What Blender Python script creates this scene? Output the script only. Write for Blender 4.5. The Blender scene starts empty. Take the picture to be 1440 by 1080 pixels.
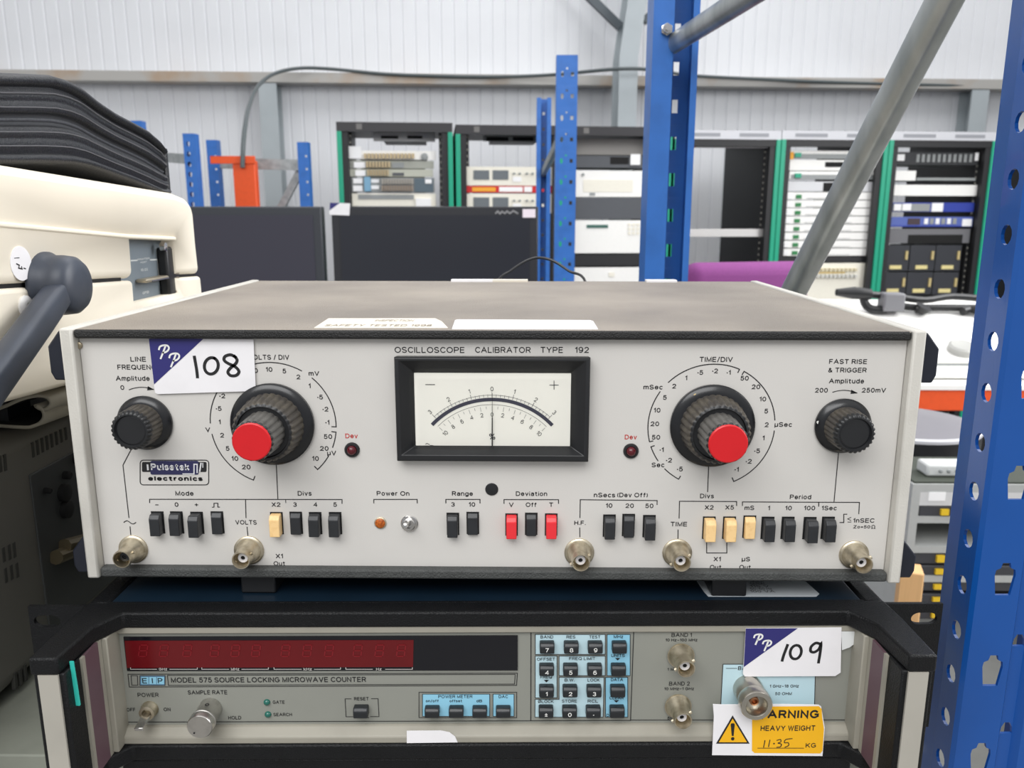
import bpy, bmesh, math, random
from mathutils import Vector, Matrix
from mathutils.geometry import tessellate_polygon
random.seed(4)
SC = bpy.context.scene
COL = SC.collection
PI = math.pi

# ------------------------------------------------------------------ camera
CAM_LOC = Vector((.01616, -.39585, .19119))
PITCH, YAW, ROLL, FPX = .210232, -.0132048, .00069858, 1136.2
_cp, _sp, _cy, _sy, _cr, _sr = (math.cos(PITCH), math.sin(PITCH), math.cos(YAW), math.sin(YAW), math.cos(ROLL), math.sin(ROLL))
FW = Vector((_sy*_cp, _cy*_cp, -_sp))
_r0 = Vector((_cy, -_sy, 0)); _u0 = _r0.cross(FW)
RI = _r0*_cr + _u0*_sr
UP = _u0*_cr - _r0*_sr
cd = bpy.data.cameras.new('camera')
cam = bpy.data.objects.new('camera', cd); COL.objects.link(cam)
cam.matrix_world = Matrix(((RI.x, UP.x, -FW.x, CAM_LOC.x), (RI.y, UP.y, -FW.y, CAM_LOC.y), (RI.z, UP.z, -FW.z, CAM_LOC.z), (0, 0, 0, 1)))
cd.sensor_fit = 'HORIZONTAL'; cd.sensor_width = 36; cd.lens = FPX/1440*36
cd.clip_start = .01; cd.clip_end = 100
cd.dof.use_dof = True; cd.dof.focus_distance = .43; cd.dof.aperture_fstop = 19
SC.camera = cam

# ------------------------------------------------------------------ light and exposure
SC.view_settings.view_transform = 'Standard'
SC.view_settings.look = 'None'
SC.view_settings.exposure = 0.0
SC.view_settings.gamma = 1
SC.view_settings.use_curve_mapping = False
w = bpy.data.worlds.new('overcast_skylight'); SC.world = w; w.use_nodes = True
nt = w.node_tree; nt.nodes.clear()
wo = nt.nodes.new('ShaderNodeOutputWorld'); wb = nt.nodes.new('ShaderNodeBackground')
tc = nt.nodes.new('ShaderNodeTexCoord'); sx = nt.nodes.new('ShaderNodeSeparateXYZ'); rp = nt.nodes.new('ShaderNodeValToRGB')
nt.links.new(tc.outputs['Generated'], sx.inputs[0]); nt.links.new(sx.outputs['Z'], rp.inputs[0])
rp.color_ramp.elements[0].position = 0.0; rp.color_ramp.elements[0].color = (.42, .43, .45, 1)
rp.color_ramp.elements[1].position = .75; rp.color_ramp.elements[1].color = (1.0, 1.0, 1.0, 1)
nt.links.new(rp.outputs[0], wb.inputs['Color']); wb.inputs['Strength'].default_value = 1.02
nt.links.new(wb.outputs[0], wo.inputs[0])

def area(name, loc, target, sx_, sy_, power, color=(1, 1, 1)):
    l = bpy.data.lights.new(name, 'AREA'); l.shape = 'RECTANGLE'; l.size = sx_; l.size_y = sy_; l.energy = power; l.color = color
    o = bpy.data.objects.new(name, l); COL.objects.link(o); o.location = loc
    o.rotation_euler = (Vector(target)-Vector(loc)).to_track_quat('-Z', 'Y').to_euler()
    return o
area('roof_light_front', (-.7, -2.3, 2.5), (0, .1, 0), 3.4, 1.8, 100)
area('right_side_light', (3.4, .9, 1.7), (-.3, .3, .1), 2.4, 2.2, 140)  # unseen area light added at the right to brighten the cream case
area('roof_light_rear', (1.6, 3.0, 4.2), (1.6, 3.4, 0), 6, 2.4, 122)

# ------------------------------------------------------------------ helpers
def ray(px, py):
    return FW + RI*((px-720)/FPX) + UP*((540-py)/FPX)
def atY(px, py, Y):
    d = ray(px, py); return CAM_LOC + d*((Y-CAM_LOC.y)/d.y)
def atX(px, py, X):
    d = ray(px, py); return CAM_LOC + d*((X-CAM_LOC.x)/d.x)
def atZ(px, py, Z):
    d = ray(px, py); return CAM_LOC + d*((Z-CAM_LOC.z)/d.z)

class Fr:
    """a local frame: origin + rotation about z"""
    def __init__(s, loc, deg=0):
        s.loc = Vector(loc); s.rz = math.radians(deg); s.M = Matrix.Rotation(s.rz, 3, 'Z'); s.I = s.M.transposed()
    def w(s, p): return s.loc + s.M @ Vector(p)
    def l(s, p): return s.I @ (Vector(p)-s.loc)
    def P3(s, px, py, y=0.0):
        o = s.l(CAM_LOC); d = s.I @ ray(px, py)
        return o + d*((y-o.y)/d.y)
    def P(s, px, py, y=0.0):
        p = s.P3(px, py, y); return (p.x, p.z)
    def PX(s, px, py, x=0.0):
        o = s.l(CAM_LOC); d = s.I @ ray(px, py); return o + d*((x-o.x)/d.x)
    def PZ(s, px, py, z=0.0):
        o = s.l(CAM_LOC); d = s.I @ ray(px, py); return o + d*((z-o.z)/d.z)
    def sub(s, p, deg=0): return Fr(s.w(p), math.degrees(s.rz)+deg)

def tag(o, label=None, cat=None, group=None, kind=None):
    if label: o['label'] = label
    if cat: o['category'] = cat
    if group: o['group'] = group
    if kind: o['kind'] = kind
    return o
def thing(name, fr, label, cat, group=None):
    o = bpy.data.objects.new(name, None); COL.objects.link(o); o.empty_display_size = .05
    o.location = fr.loc; o.rotation_euler = (0, 0, fr.rz)
    return tag(o, label, cat, group)

class MB:
    def __init__(s): s.v = []; s.f = []; s.m = []
    def add(s, vs, fs, m=0):
        b = len(s.v); s.v += [tuple(x) for x in vs]
        for k, f in enumerate(fs):
            s.f.append([b+i for i in f]); s.m.append(m[k] if isinstance(m, (list, tuple)) else m)
        return s
    def box(s, x0, x1, y0, y1, z0, z1, m=0, top=None):
        vs = [(x, y, z) for z in (z0, z1) for y in (y0, y1) for x in (x0, x1)]
        fs = [(0, 2, 3, 1), (4, 5, 7, 6), (0, 1, 5, 4), (2, 6, 7, 3), (0, 4, 6, 2), (1, 3, 7, 5)]
        return s.add(vs, fs, [m, m if top is None else top, m, m, m, m])
    def hexa(s, a, b, m=0):
        """a, b: 4 corner points each"""
        return s.add(list(a)+list(b), [(0, 1, 2, 3), (7, 6, 5, 4), (0, 4, 5, 1), (1, 5, 6, 2), (2, 6, 7, 3), (3, 7, 4, 0)], m)
    def prism(s, pts, a, b, axis='y', m=0):
        def mp(p, t):
            return {'x': (t, p[0], p[1]), 'y': (p[0], t, p[1]), 'z': (p[0], p[1], t)}[axis]
        n = len(pts)
        vs = [mp(p, a) for p in pts] + [mp(p, b) for p in pts]
        fs = [tuple(range(n)), tuple(range(2*n-1, n-1, -1))] + [(i, (i+1) % n, n+(i+1) % n, n+i) for i in range(n)]
        return s.add(vs, fs, m)
    def lathe(s, c, prof, n=32, d=(0, -1, 0), m=0, ref=(0, 0, 1)):
        """prof: (r, t[, mat[, flutes, depth]]) along direction d; mat belongs to the band that ends there"""
        c = Vector(c); d = Vector(d).normalized(); u = Vector(ref); u = (u-d*u.dot(d)).normalized(); v = d.cross(u)
        b = len(s.v); k = len(prof)
        for p in prof:
            for i in range(n):
                a = 2*PI*i/n; r = p[0]
                if len(p) > 4 and p[3]:
                    ph = (a*p[3]/(2*PI)) % 1.0
                    r = r - p[4]*(abs(math.cos(ph*PI))**4)
                q = c + d*p[1] + (u*math.cos(a) + v*math.sin(a))*r
                s.v.append(tuple(q))
        for j in range(k-1):
            mm = prof[j+1][2] if len(prof[j+1]) > 2 else m
            for i in range(n):
                i2 = (i+1) % n
                s.f.append([b+j*n+i, b+j*n+i2, b+(j+1)*n+i2, b+(j+1)*n+i]); s.m.append(mm)
        if prof[0][0] > 1e-6: s.f.append([b+i for i in range(n-1, -1, -1)]); s.m.append(prof[1][2] if len(prof[1]) > 2 else m)
        if prof[-1][0] > 1e-6: s.f.append([b+(k-1)*n+i for i in range(n)]); s.m.append(prof[-1][2] if len(prof[-1]) > 2 else m)
        return s
    def tube(s, path, r, n=8, m=0, flat=1.0, up=(0, 0, 1)):
        path = [Vector(p) for p in path]; b = len(s.v); k = len(path)
        for j, p in enumerate(path):
            t = (path[min(j+1, k-1)]-path[max(j-1, 0)]).normalized()
            u = Vector(up); u = u-t*u.dot(t)
            if u.length < 1e-4: u = Vector((1, 0, 0)); u = u-t*u.dot(t)
            u.normalize(); v = t.cross(u); rr = r[j] if isinstance(r, (list, tuple)) else r
            for i in range(n):
                a = 2*PI*i/n
                s.v.append(tuple(p + u*(math.cos(a)*rr*flat) + v*(math.sin(a)*rr)))
        for j in range(k-1):
            for i in range(n):
                i2 = (i+1) % n
                s.f.append([b+j*n+i, b+j*n+i2, b+(j+1)*n+i2, b+(j+1)*n+i]); s.m.append(m)
        s.f.append([b+i for i in range(n-1, -1, -1)]); s.m.append(m)
        s.f.append([b+(k-1)*n+i for i in range(n)]); s.m.append(m)
        return s
    def sheet(s, outline, holes, fn, m=0):
        loops = [[Vector((p[0], p[1], 0)) for p in outline]] + [[Vector((p[0], p[1], 0)) for p in h] for h in holes]
        tris = tessellate_polygon(loops)
        flat = [p for l in loops for p in l]
        return s.add([fn(p.x, p.y) for p in flat], [tuple(t) for t in tris], m)
    def grid(s, fn, nu, nv, m=0):
        vs = [fn(i/nu, j/nv) for j in range(nv+1) for i in range(nu+1)]
        fs = [(j*(nu+1)+i, j*(nu+1)+i+1, (j+1)*(nu+1)+i+1, (j+1)*(nu+1)+i) for j in range(nv) for i in range(nu)]
        return s.add(vs, fs, m)
    def build(s, name, mats, parent=None, fr=None, bevel=0, seg=2, smooth=35, solid=0, recalc=True, offset=0, sub=0):
        me = bpy.data.meshes.new(name); me.from_pydata(s.v, [], s.f)
        if not isinstance(mats, (list, tuple)): mats = [mats]
        for x in mats: me.materials.append(x)
        for p, mi in zip(me.polygons, s.m): p.material_index = mi
        if recalc:
            bm = bmesh.new(); bm.from_mesh(me)
            if sub or solid: bmesh.ops.remove_doubles(bm, verts=bm.verts, dist=1e-6)
            bmesh.ops.recalc_face_normals(bm, faces=bm.faces); bm.to_mesh(me); bm.free()
        if smooth:
            for p in me.polygons: p.use_smooth = True
            me.set_sharp_from_angle(angle=math.radians(smooth))
        me.update()
        o = bpy.data.objects.new(name, me); COL.objects.link(o)
        if parent: o.parent = parent
        if fr is not None:
            o.location = fr.loc; o.rotation_euler = (0, 0, fr.rz)
        if solid:
            md = o.modifiers.new('solid', 'SOLIDIFY'); md.thickness = solid; md.offset = offset
        if sub:
            md = o.modifiers.new('sub', 'SUBSURF'); md.levels = sub; md.render_levels = sub
        if bevel:
            md = o.modifiers.new('bevel', 'BEVEL'); md.width = bevel; md.segments = seg; md.limit_method = 'ANGLE'
            md.angle_limit = math.radians(32); md.harden_normals = False
        return o

def smoothpath(pts, n=6):
    """Catmull-Rom through pts"""
    pts = [Vector(p) for p in pts]; out = []
    for i in range(len(pts)-1):
        p0, p1, p2, p3 = pts[max(i-1, 0)], pts[i], pts[i+1], pts[min(i+2, len(pts)-1)]
        for k in range(n):
            t = k/n
            out.append(.5*((2*p1)+(p2-p0)*t+(2*p0-5*p1+4*p2-p3)*t*t+(3*p1-p0-3*p2+p3)*t**3))
    out.append(pts[-1]); return out

# ------------------------------------------------------------------ materials
def lin(c):
    return tuple((x/255/12.92 if x/255 <= .04045 else ((x/255+.055)/1.055)**2.4) for x in c)
MATS = {}
def mat(name, rgb, rough=.5, metal=0, var=0, vscale=60, bump=0, bscale=400, spec=.5, rgb2=None, lo=.45, hi=.7, coat=0, emit=0, det=4, stretch=None):
    """procedural principled material; rgb is sRGB 0-255; rgb2/var mix in a noise pattern; bump adds grain"""
    if name in MATS: return MATS[name]
    m = bpy.data.materials.new(name); m.use_nodes = True; n = m.node_tree; b = n.nodes['Principled BSDF']
    c = lin(rgb)
    b.inputs['Roughness'].default_value = rough; b.inputs['Metallic'].default_value = metal
    b.inputs['Specular IOR Level'].default_value = spec; b.inputs['Coat Weight'].default_value = coat
    co = n.nodes.new('ShaderNodeTexCoord'); vec = co.outputs['Object']
    if stretch:
        mp = n.nodes.new('ShaderNodeMapping'); mp.inputs['Scale'].default_value = stretch; n.links.new(vec, mp.inputs[0]); vec = mp.outputs[0]
    no = n.nodes.new('ShaderNodeTexNoise'); no.inputs['Scale'].default_value = vscale; no.inputs['Detail'].default_value = det
    n.links.new(vec, no.inputs['Vector'])
    r = n.nodes.new('ShaderNodeValToRGB'); n.links.new(no.outputs['Fac'], r.inputs[0])
    c2 = lin(rgb2) if rgb2 else tuple(x*(1-var) for x in c)
    r.color_ramp.elements[0].position = lo; r.color_ramp.elements[0].color = (*c, 1)
    r.color_ramp.elements[1].position = hi; r.color_ramp.elements[1].color = (*c2, 1)
    n.links.new(r.outputs[0], b.inputs['Base Color'])
    if bump:
        n2 = n.nodes.new('ShaderNodeTexNoise'); n2.inputs['Scale'].default_value = bscale; n2.inputs['Detail'].default_value = 2
        n.links.new(vec, n2.inputs['Vector'])
        bp = n.nodes.new('ShaderNodeBump'); bp.inputs['Strength'].default_value = bump; bp.inputs['Distance'].default_value = .001
        n.links.new(n2.outputs['Fac'], bp.inputs['Height']); n.links.new(bp.outputs[0], b.inputs['Normal'])
    if emit:
        n.links.new(r.outputs[0], b.inputs['Emission Color']); b.inputs['Emission Strength'].default_value = emit
    MATS[name] = m
    return m
def glassmat(name):
    m = bpy.data.materials.new(name); m.use_nodes = True; n = m.node_tree; n.nodes.clear()
    o = n.nodes.new('ShaderNodeOutputMaterial'); t = n.nodes.new('ShaderNodeBsdfTransparent'); g = n.nodes.new('ShaderNodeBsdfGlossy')
    g.inputs['Roughness'].default_value = .03; t.inputs[0].default_value = (1, 1, 1, 1)
    f = n.nodes.new('ShaderNodeFresnel'); f.inputs[0].default_value = 1.18; x = n.nodes.new('ShaderNodeMixShader')
    n.links.new(f.outputs[0], x.inputs[0]); n.links.new(t.outputs[0], x.inputs[1]); n.links.new(g.outputs[0], x.inputs[2]); n.links.new(x.outputs[0], o.inputs[0])
    return m

INK = mat('black_ink', (26, 26, 28), .6)
WHT = mat('white_ink', (232, 232, 228), .6)
NAVY = mat('navy_print', (44, 42, 110), .5)
PAPER = mat('white_sticker_paper', (238, 236, 238), .55, var=.04)
REDINK = mat('red_ink', (190, 52, 48), .6)

# ------------------------------------------------------------------ printed graphics
_GL = {}
# single-stroke grotesque lettering, cap height 1: strokes split by ';', '@' = elliptical arc cx,cy,rx,ry,from,to (degrees)
FONT = {
 'A': '0,0 .45,1 .9,0;.16,.36 .74,.36', 'B': '0,0 0,1 .45,1 @.45,.76,.25,.24,90,-90 0,.52;.45,.52 @.47,.26,.29,.26,90,-90 0,0', 'C': '@.43,.5,.43,.5,42,318',
 'D': '0,0 0,1 .35,1 @.35,.5,.42,.5,90,-90 0,0', 'E': '.62,0 0,0 0,1 .62,1;0,.52 .57,.52', 'F': '0,0 0,1 .6,1;0,.5 .52,.5', 'G': '@.43,.5,.43,.5,42,315 .84,.2 .84,.47 .5,.47',
 'H': '0,0 0,1;.72,0 .72,1;0,.52 .72,.52', 'I': '0,0 0,1', 'J': '.5,1 .5,.26 @.26,.26,.24,.26,0,-180', 'K': '0,0 0,1;.7,1 0,.36;.24,.58 .74,0', 'L': '0,1 0,0 .58,0',
 'M': '0,0 0,1 .42,.05 .84,1 .84,0', 'N': '0,0 0,1 .7,0 .7,1', 'O': '@.46,.5,.46,.5,90,450', 'P': '0,0 0,1 .42,1 @.42,.73,.27,.27,90,-90 0,.46', 'Q': '@.46,.5,.46,.5,90,450;.55,.28 .9,-.03',
 'R': '0,0 0,1 .42,1 @.42,.74,.27,.26,90,-90 0,.48;.42,.48 .7,0', 'S': '@.36,.745,.32,.255,25,270;@.36,.245,.35,.245,90,-155', 'T': '0,1 .72,1;.36,1 .36,0', 'U': '0,1 0,.32 @.35,.32,.35,.32,180,360 .7,1',
 'V': '0,1 .4,0 .8,1', 'W': '0,1 .28,0 .55,.95 .82,0 1.1,1', 'X': '0,0 .72,1;0,1 .72,0', 'Y': '0,1 .38,.45 .76,1;.38,.45 .38,0', 'Z': '0,1 .68,1 0,0 .7,0',
 'a': '@.3,.54,.24,.2,160,0 .54,0;.54,.43 .28,.42 @.25,.21,.24,.21,90,270 .42,.04 .54,.2', 'b': '0,1 0,0;@.28,.37,.28,.37,0,360', 'c': '@.28,.37,.28,.37,45,315', 'd': '.56,1 .56,0;@.28,.37,.28,.37,0,360',
 'e': '.02,.38 .56,.38 @.28,.37,.28,.37,0,318', 'f': '.14,0 .14,.8 @.32,.8,.18,.2,180,90;0,.72 .36,.72', 'g': '@.28,.37,.28,.37,0,360;.56,.74 .56,-.05 @.28,-.05,.28,.2,0,-150',
 'h': '0,0 0,1;0,.45 @.26,.46,.26,.28,180,0 .52,0', 'i': '0,0 0,.64;0,.93 0,.99', 'k': '0,0 0,1;.48,.74 0,.28;.18,.42 .52,0', 'l': '0,0 0,1',
 'm': '0,0 0,.74;@.21,.5,.21,.24,180,0 .42,0;@.63,.5,.21,.24,180,0 .84,0', 'n': '0,0 0,.74;0,.45 @.26,.46,.26,.28,180,0 .52,0', 'o': '@.28,.37,.28,.37,0,360', 'p': '0,.74 0,-.25;@.28,.37,.28,.37,0,360',
 'r': '0,0 0,.74;0,.45 @.25,.47,.25,.27,180,80', 's': '@.25,.56,.22,.18,25,270;@.25,.19,.24,.19,90,-155', 't': '.16,.95 .16,.18 @.32,.18,.16,.18,180,290;0,.72 .36,.72',
 'u': '0,.74 0,.26 @.26,.26,.26,.26,180,360;.52,.74 .52,0', 'v': '0,.74 .27,0 .54,.74', 'w': '0,.74 .2,0 .4,.68 .6,0 .8,.74', 'x': '0,0 .5,.74;0,.74 .5,0', 'y': '0,.74 .27,.03;.54,.74 .2,-.25', 'z': '0,.74 .46,.74 0,0 .48,0',
 '0': '@.31,.5,.31,.5,90,450', '1': '.04,.76 .28,1 .28,0', '2': '@.31,.71,.29,.29,170,-32 0,0 .62,0', '3': '@.3,.75,.26,.25,150,-90;@.3,.255,.3,.255,90,-155', '4': '.5,0 .5,1 0,.3 .66,.3',
 '5': '.56,1 .12,1 .06,.5 @.3,.33,.31,.33,130,-150', '6': '@.31,.32,.31,.32,0,360;0,.34 @.33,.5,.33,.5,180,50', '7': '0,1 .6,1 .2,0', '8': '@.31,.75,.26,.25,0,360;@.31,.26,.31,.26,0,360', '9': '@.31,.68,.31,.32,0,360;.62,.66 @.29,.5,.33,.5,0,-130',
 '-': '0,.42 .6,.42', '+': '0,.44 .64,.44;.32,.12 .32,.76', '=': '0,.3 .5,.3;0,.56 .5,.56', '.': '0,.02 0,.1', '·': '.02,.36 .02,.48;.09,.36 .09,.48', '/': '0,-.08 .36,1.05', '(': '@.5,.45,.5,.72,140,220', ')': '@-.3,.45,.5,.72,40,-40',
 '&': '.74,0 .2,.62 .16,.82 .3,.98 .45,.82 .38,.64 .08,.4 .02,.2 .14,.03 .32,0 .52,.12 .7,.42', '%': '@.15,.78,.14,.2,0,360;@.62,.2,.14,.2,0,360;.64,1 .12,0', '\u00b5': '0,.74 0,-.25;0,.26 @.26,.26,.26,.26,180,360;.52,.74 .52,0',
 '\u00b1': '0,.6 .5,.6;.25,.35 .25,.88;0,.12 .5,.12', '\u00d8': '@.46,.5,.46,.5,90,450;.06,-.05 .86,1.05', '\u03a9': '0,0 .26,0 @.4,.56,.4,.44,250,-70 .8,0', '!': '0,.3 0,1;0,.02 0,.1'}
FONT['\u03a9'] = '0,0 .24,0 .24,.12 @.4,.56,.4,.44,245,-65 .56,0 .8,0'
def glyphs(s, bold=0.0):
    k = (s, bold)
    if k in _GL: return _GL[k]
    wd = .118+bold*2.2; h = wd/2; vs = []; fs = []; x = 0
    for ch in s:
        if ch == ' ': x += .42; continue
        strokes = []
        for st in FONT[ch].split(';'):
            pts = []
            for t in st.split():
                if t[0] == '@':
                    cx, cy, rx, ry, a0, a1 = (float(q) for q in t[1:].split(',')); n = max(4, int(abs(a1-a0)/20))
                    pts += [(cx+rx*math.cos(math.radians(a0+(a1-a0)*i/n)), cy+ry*math.sin(math.radians(a0+(a1-a0)*i/n))) for i in range(n+1)]
                else: pts.append(tuple(float(q) for q in t.split(',')))
            strokes.append(pts)
        xs = [p[0] for st in strokes for p in st]; lo_, hi_ = min(xs), max(xs)
        for pts in strokes:
            q = [Vector((x+p[0]-lo_+h, p[1]*(1-wd)+h)) for p in pts]
            q = [p for i, p in enumerate(q) if i == 0 or (p-q[i-1]).length > 1e-4]
            n = len(q); closed = n > 3 and (q[0]-q[-1]).length < 1e-3
            if closed: q = q[:-1]; n -= 1
            b0 = len(vs); Lh = []; Rh = []
            for i in range(n):
                if closed: a, b = q[i-1], q[(i+1) % n]
                else: a, b = q[max(i-1, 0)], q[min(i+1, n-1)]
                d1 = q[i]-a; d2 = b-q[i]
                d1 = d1.normalized() if d1.length > 1e-9 else d2.normalized(); d2 = d2.normalized() if d2.length > 1e-9 else d1
                t = d1+d2; t = t.normalized() if t.length > 1e-6 else d1
                nn = Vector((-t.y, t.x)); kk = h/max(.45, nn.dot(Vector((-d1.y, d1.x)))); e = Vector((0, 0))
                if not closed and i == 0: e = -d2*h*.55
                if not closed and i == n-1: e = d1*h*.55
                Lh.append(q[i]+nn*kk+e); Rh.append(q[i]-nn*kk+e)
            vs += [(p.x, p.y) for p in Lh+Rh]
            for i in (range(n) if closed else range(n-1)): fs.append((b0+i, b0+(i+1) % n, b0+n+(i+1) % n, b0+n+i))
        x += hi_-lo_+wd+.17
    _GL[k] = (vs, fs); return _GL[k]
CAPH = 1.0

class Ink:
    """flat print laid on the plane y=c of a frame; places given as photo pixels, sizes turned into metres there"""
    def __init__(s, fr, y, swap=None): s.fr = fr; s.y = y; s.mb = MB(); s.lay = 0
    def p(s, px, py): return s.fr.P(px, py, s.y)
    def sc(s, px, py):
        a = s.p(px, py); b = s.p(px+1, py); c = s.p(px, py-1)
        return math.hypot(b[0]-a[0], b[1]-a[1]), math.hypot(c[0]-a[0], c[1]-a[1])
    def yy(s, lay): return s.y - .00012*(1+lay)
    def poly(s, pts, m=0, lay=0, px=True):
        q = [s.p(*a) for a in pts] if px else pts
        s.mb.sheet(q, [], lambda a, b: (a, s.yy(lay), b), m)
    def line(s, pts, wpx=1.0, m=0, lay=0, closed=False, px=True):
        q = [Vector(s.p(*a)) for a in pts] if px else [Vector(a) for a in pts]
        w = s.sc(*pts[0])[0]*wpx/2 if px else wpx/2
        n = len(q); L = []; R = []
        for i in range(n):
            if closed: a, b = q[i-1], q[(i+1) % n]
            else: a, b = q[max(i-1, 0)], q[min(i+1, n-1)]
            d1 = (q[i]-a); d2 = (b-q[i])
            d1 = d1.normalized() if d1.length > 1e-9 else d2.normalized()
            d2 = d2.normalized() if d2.length > 1e-9 else d1
            t = d1+d2; t = t.normalized() if t.length > 1e-6 else d1
            nn = Vector((-t.y, t.x)); k = w/max(.35, nn.dot(Vector((-d1.y, d1.x))))
            e = Vector((0, 0))
            if not closed and i == 0: e = -d2*w*.6
            if not closed and i == n-1: e = d1*w*.6
            L.append(q[i]+nn*k+e); R.append(q[i]-nn*k+e)
        y = s.yy(lay); vs = [(a.x, y, a.y) for a in L]+[(a.x, y, a.y) for a in R]
        rng = range(n) if closed else range(n-1)
        s.mb.add(vs, [(i, (i+1) % n, n+(i+1) % n, n+i) for i in rng], m)
    def arc(s, cx, cy, r, a0, a1, wpx=1.0, m=0, lay=0, n=None, hook0=0, hook1=0):
        """angles clockwise from up, r in pixels; hooks: radial tick length in px (negative = inwards)"""
        c = s.p(cx, cy); k = (s.sc(cx, cy)[0]+s.sc(cx, cy)[1])/2; R = r*k
        n = n or max(6, int(abs(a1-a0)/4))
        pts = [(c[0]+R*math.sin(math.radians(a0+(a1-a0)*i/n)), c[1]+R*math.cos(math.radians(a0+(a1-a0)*i/n))) for i in range(n+1)]
        def h(a, L): q = (R+L*k); return (c[0]+q*math.sin(math.radians(a)), c[1]+q*math.cos(math.radians(a)))
        if hook0: pts.insert(0, h(a0, hook0))
        if hook1: pts.append(h(a1, hook1))
        s.line(pts, wpx*k, m, lay, px=False)
    def disc(s, cx, cy, r, m=0, lay=0, n=24, ry=None):
        c = s.p(cx, cy); k, kz = s.sc(cx, cy); ry = ry or r
        s.poly([(c[0]+r*k*math.cos(2*PI*i/n), c[1]+ry*kz*math.sin(2*PI*i/n)) for i in range(n)], m, lay, px=False)
    def rect(s, x0, y0, x1, y1, m=0, lay=0): s.poly([(x0, y0), (x1, y0), (x1, y1), (x0, y1)], m, lay)
    def frame(s, x0, y0, x1, y1, wpx=1.0, m=0, lay=0): s.line([(x0, y0), (x1, y0), (x1, y1), (x0, y1)], wpx, m, lay, closed=True)
    def text(s, t, cx, base, cap, w=None, m=0, lay=0, bold=.027, rot=0, shear=0):
        vs, fs = glyphs(t, bold)
        if not vs: return
        x0 = min(v[0] for v in vs); x1 = max(v[0] for v in vs)
        kx, kz = s.sc(cx, base); sz = cap*kz/CAPH
        sxx = (w*kx/(x1-x0)) if w else sz
        c = s.p(cx, base); cr, sr = math.cos(math.radians(rot)), math.sin(math.radians(rot)); out = []
        for v in vs:
            a = (v[0]-(x0+x1)/2)*sxx + shear*v[1]*sz; b = v[1]*sz
            out.append((c[0]+a*cr+b*sr, s.yy(lay), c[1]-a*sr+b*cr))
        s.mb.add(out, fs, m)
    def build(s, name, mats, parent):
        return s.mb.build(name, mats, parent, smooth=0, recalc=False)
    def onto(s, mb, base):
        """lay the print into the part's own mesh; its materials start at slot base"""
        b = len(mb.v); mb.v += s.mb.v; mb.f += [[b+i for i in f] for f in s.mb.f]; mb.m += [base+m for m in s.mb.m]

def slab(mb, fr, y, pts, t=.0003, m=0):
    """thin slab whose front outline is given in photo pixels"""
    mb.prism([fr.P(a, b, y) for a, b in pts], y, y+t, 'y', m)
# ================================================================== the calibrator
M_SIDE = mat('grey_side_paint', (205, 202, 194), .5, var=.12, vscale=35, bump=.15, bscale=900)
M_PANEL = mat('silver_grey_panel', (208, 205, 200), .42, var=.05, vscale=18, bump=.05, bscale=1500)
M_VINYL = mat('black_vinyl', (28, 28, 28), .55, var=.25, vscale=90, bump=.7, bscale=1300)
M_DUSTY = mat('dusty_black_vinyl', (126, 118, 109), .5, vscale=9, rgb2=(160, 150, 138), lo=.35, hi=.75, bump=.6, bscale=1100, det=8)
M_LEATH = mat('grey_leatherette', (70, 72, 71), .6, var=.2, vscale=120, bump=.7, bscale=1200)
M_BLK = mat('black_plastic', (30, 31, 33), .38, var=.15, vscale=80)
M_BLKG = mat('black_gloss_plastic', (26, 27, 30), .24, var=.1, vscale=50)
M_FLUTE = mat('dusty_knob_plastic', (62, 58, 54), .5, vscale=140, rgb2=(84, 78, 68), lo=.4, hi=.7)
M_FLUTE2 = mat('grey_knob_plastic', (96, 94, 90), .5, vscale=140, rgb2=(76, 74, 71), lo=.4, hi=.7)
M_RED = mat('red_plastic', (208, 24, 32), .32, var=.06)
M_REDB = mat('red_button_plastic', (232, 48, 56), .38, var=.05)
M_CRM = mat('cream_button_plastic', (246, 208, 148), .42, vscale=300, rgb2=(232, 190, 128), lo=.5, hi=.75)
M_BTN = mat('black_button_plastic', (40, 42, 45), .4, var=.2, vscale=200)
M_HOLE = mat('dark_recess', (14, 14, 15), .8)
M_NICK = mat('tarnished_nickel', (214, 204, 182), .42, metal=1, vscale=180, rgb2=(160, 148, 124), lo=.4, hi=.75)
M_CHROME = mat('bright_metal', (205, 203, 200), .22, metal=1, var=.1)
M_TEFLON = mat('white_insulator', (226, 224, 226), .5)
M_DIAL = mat('cream_meter_face', (246, 244, 234), .6, var=.02)
M_REDLED = mat('dark_red_lens', (88, 14, 26), .2, var=.2, coat=.2)
M_AMB = mat('amber_lens', (190, 98, 26), .3, vscale=900, rgb2=(150, 70, 18), lo=.45, hi=.6)
M_GLASS = glassmat('meter_glass')
M_DARKB = mat('navy_black_plastic', (24, 28, 40), .4, var=.2)

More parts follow.
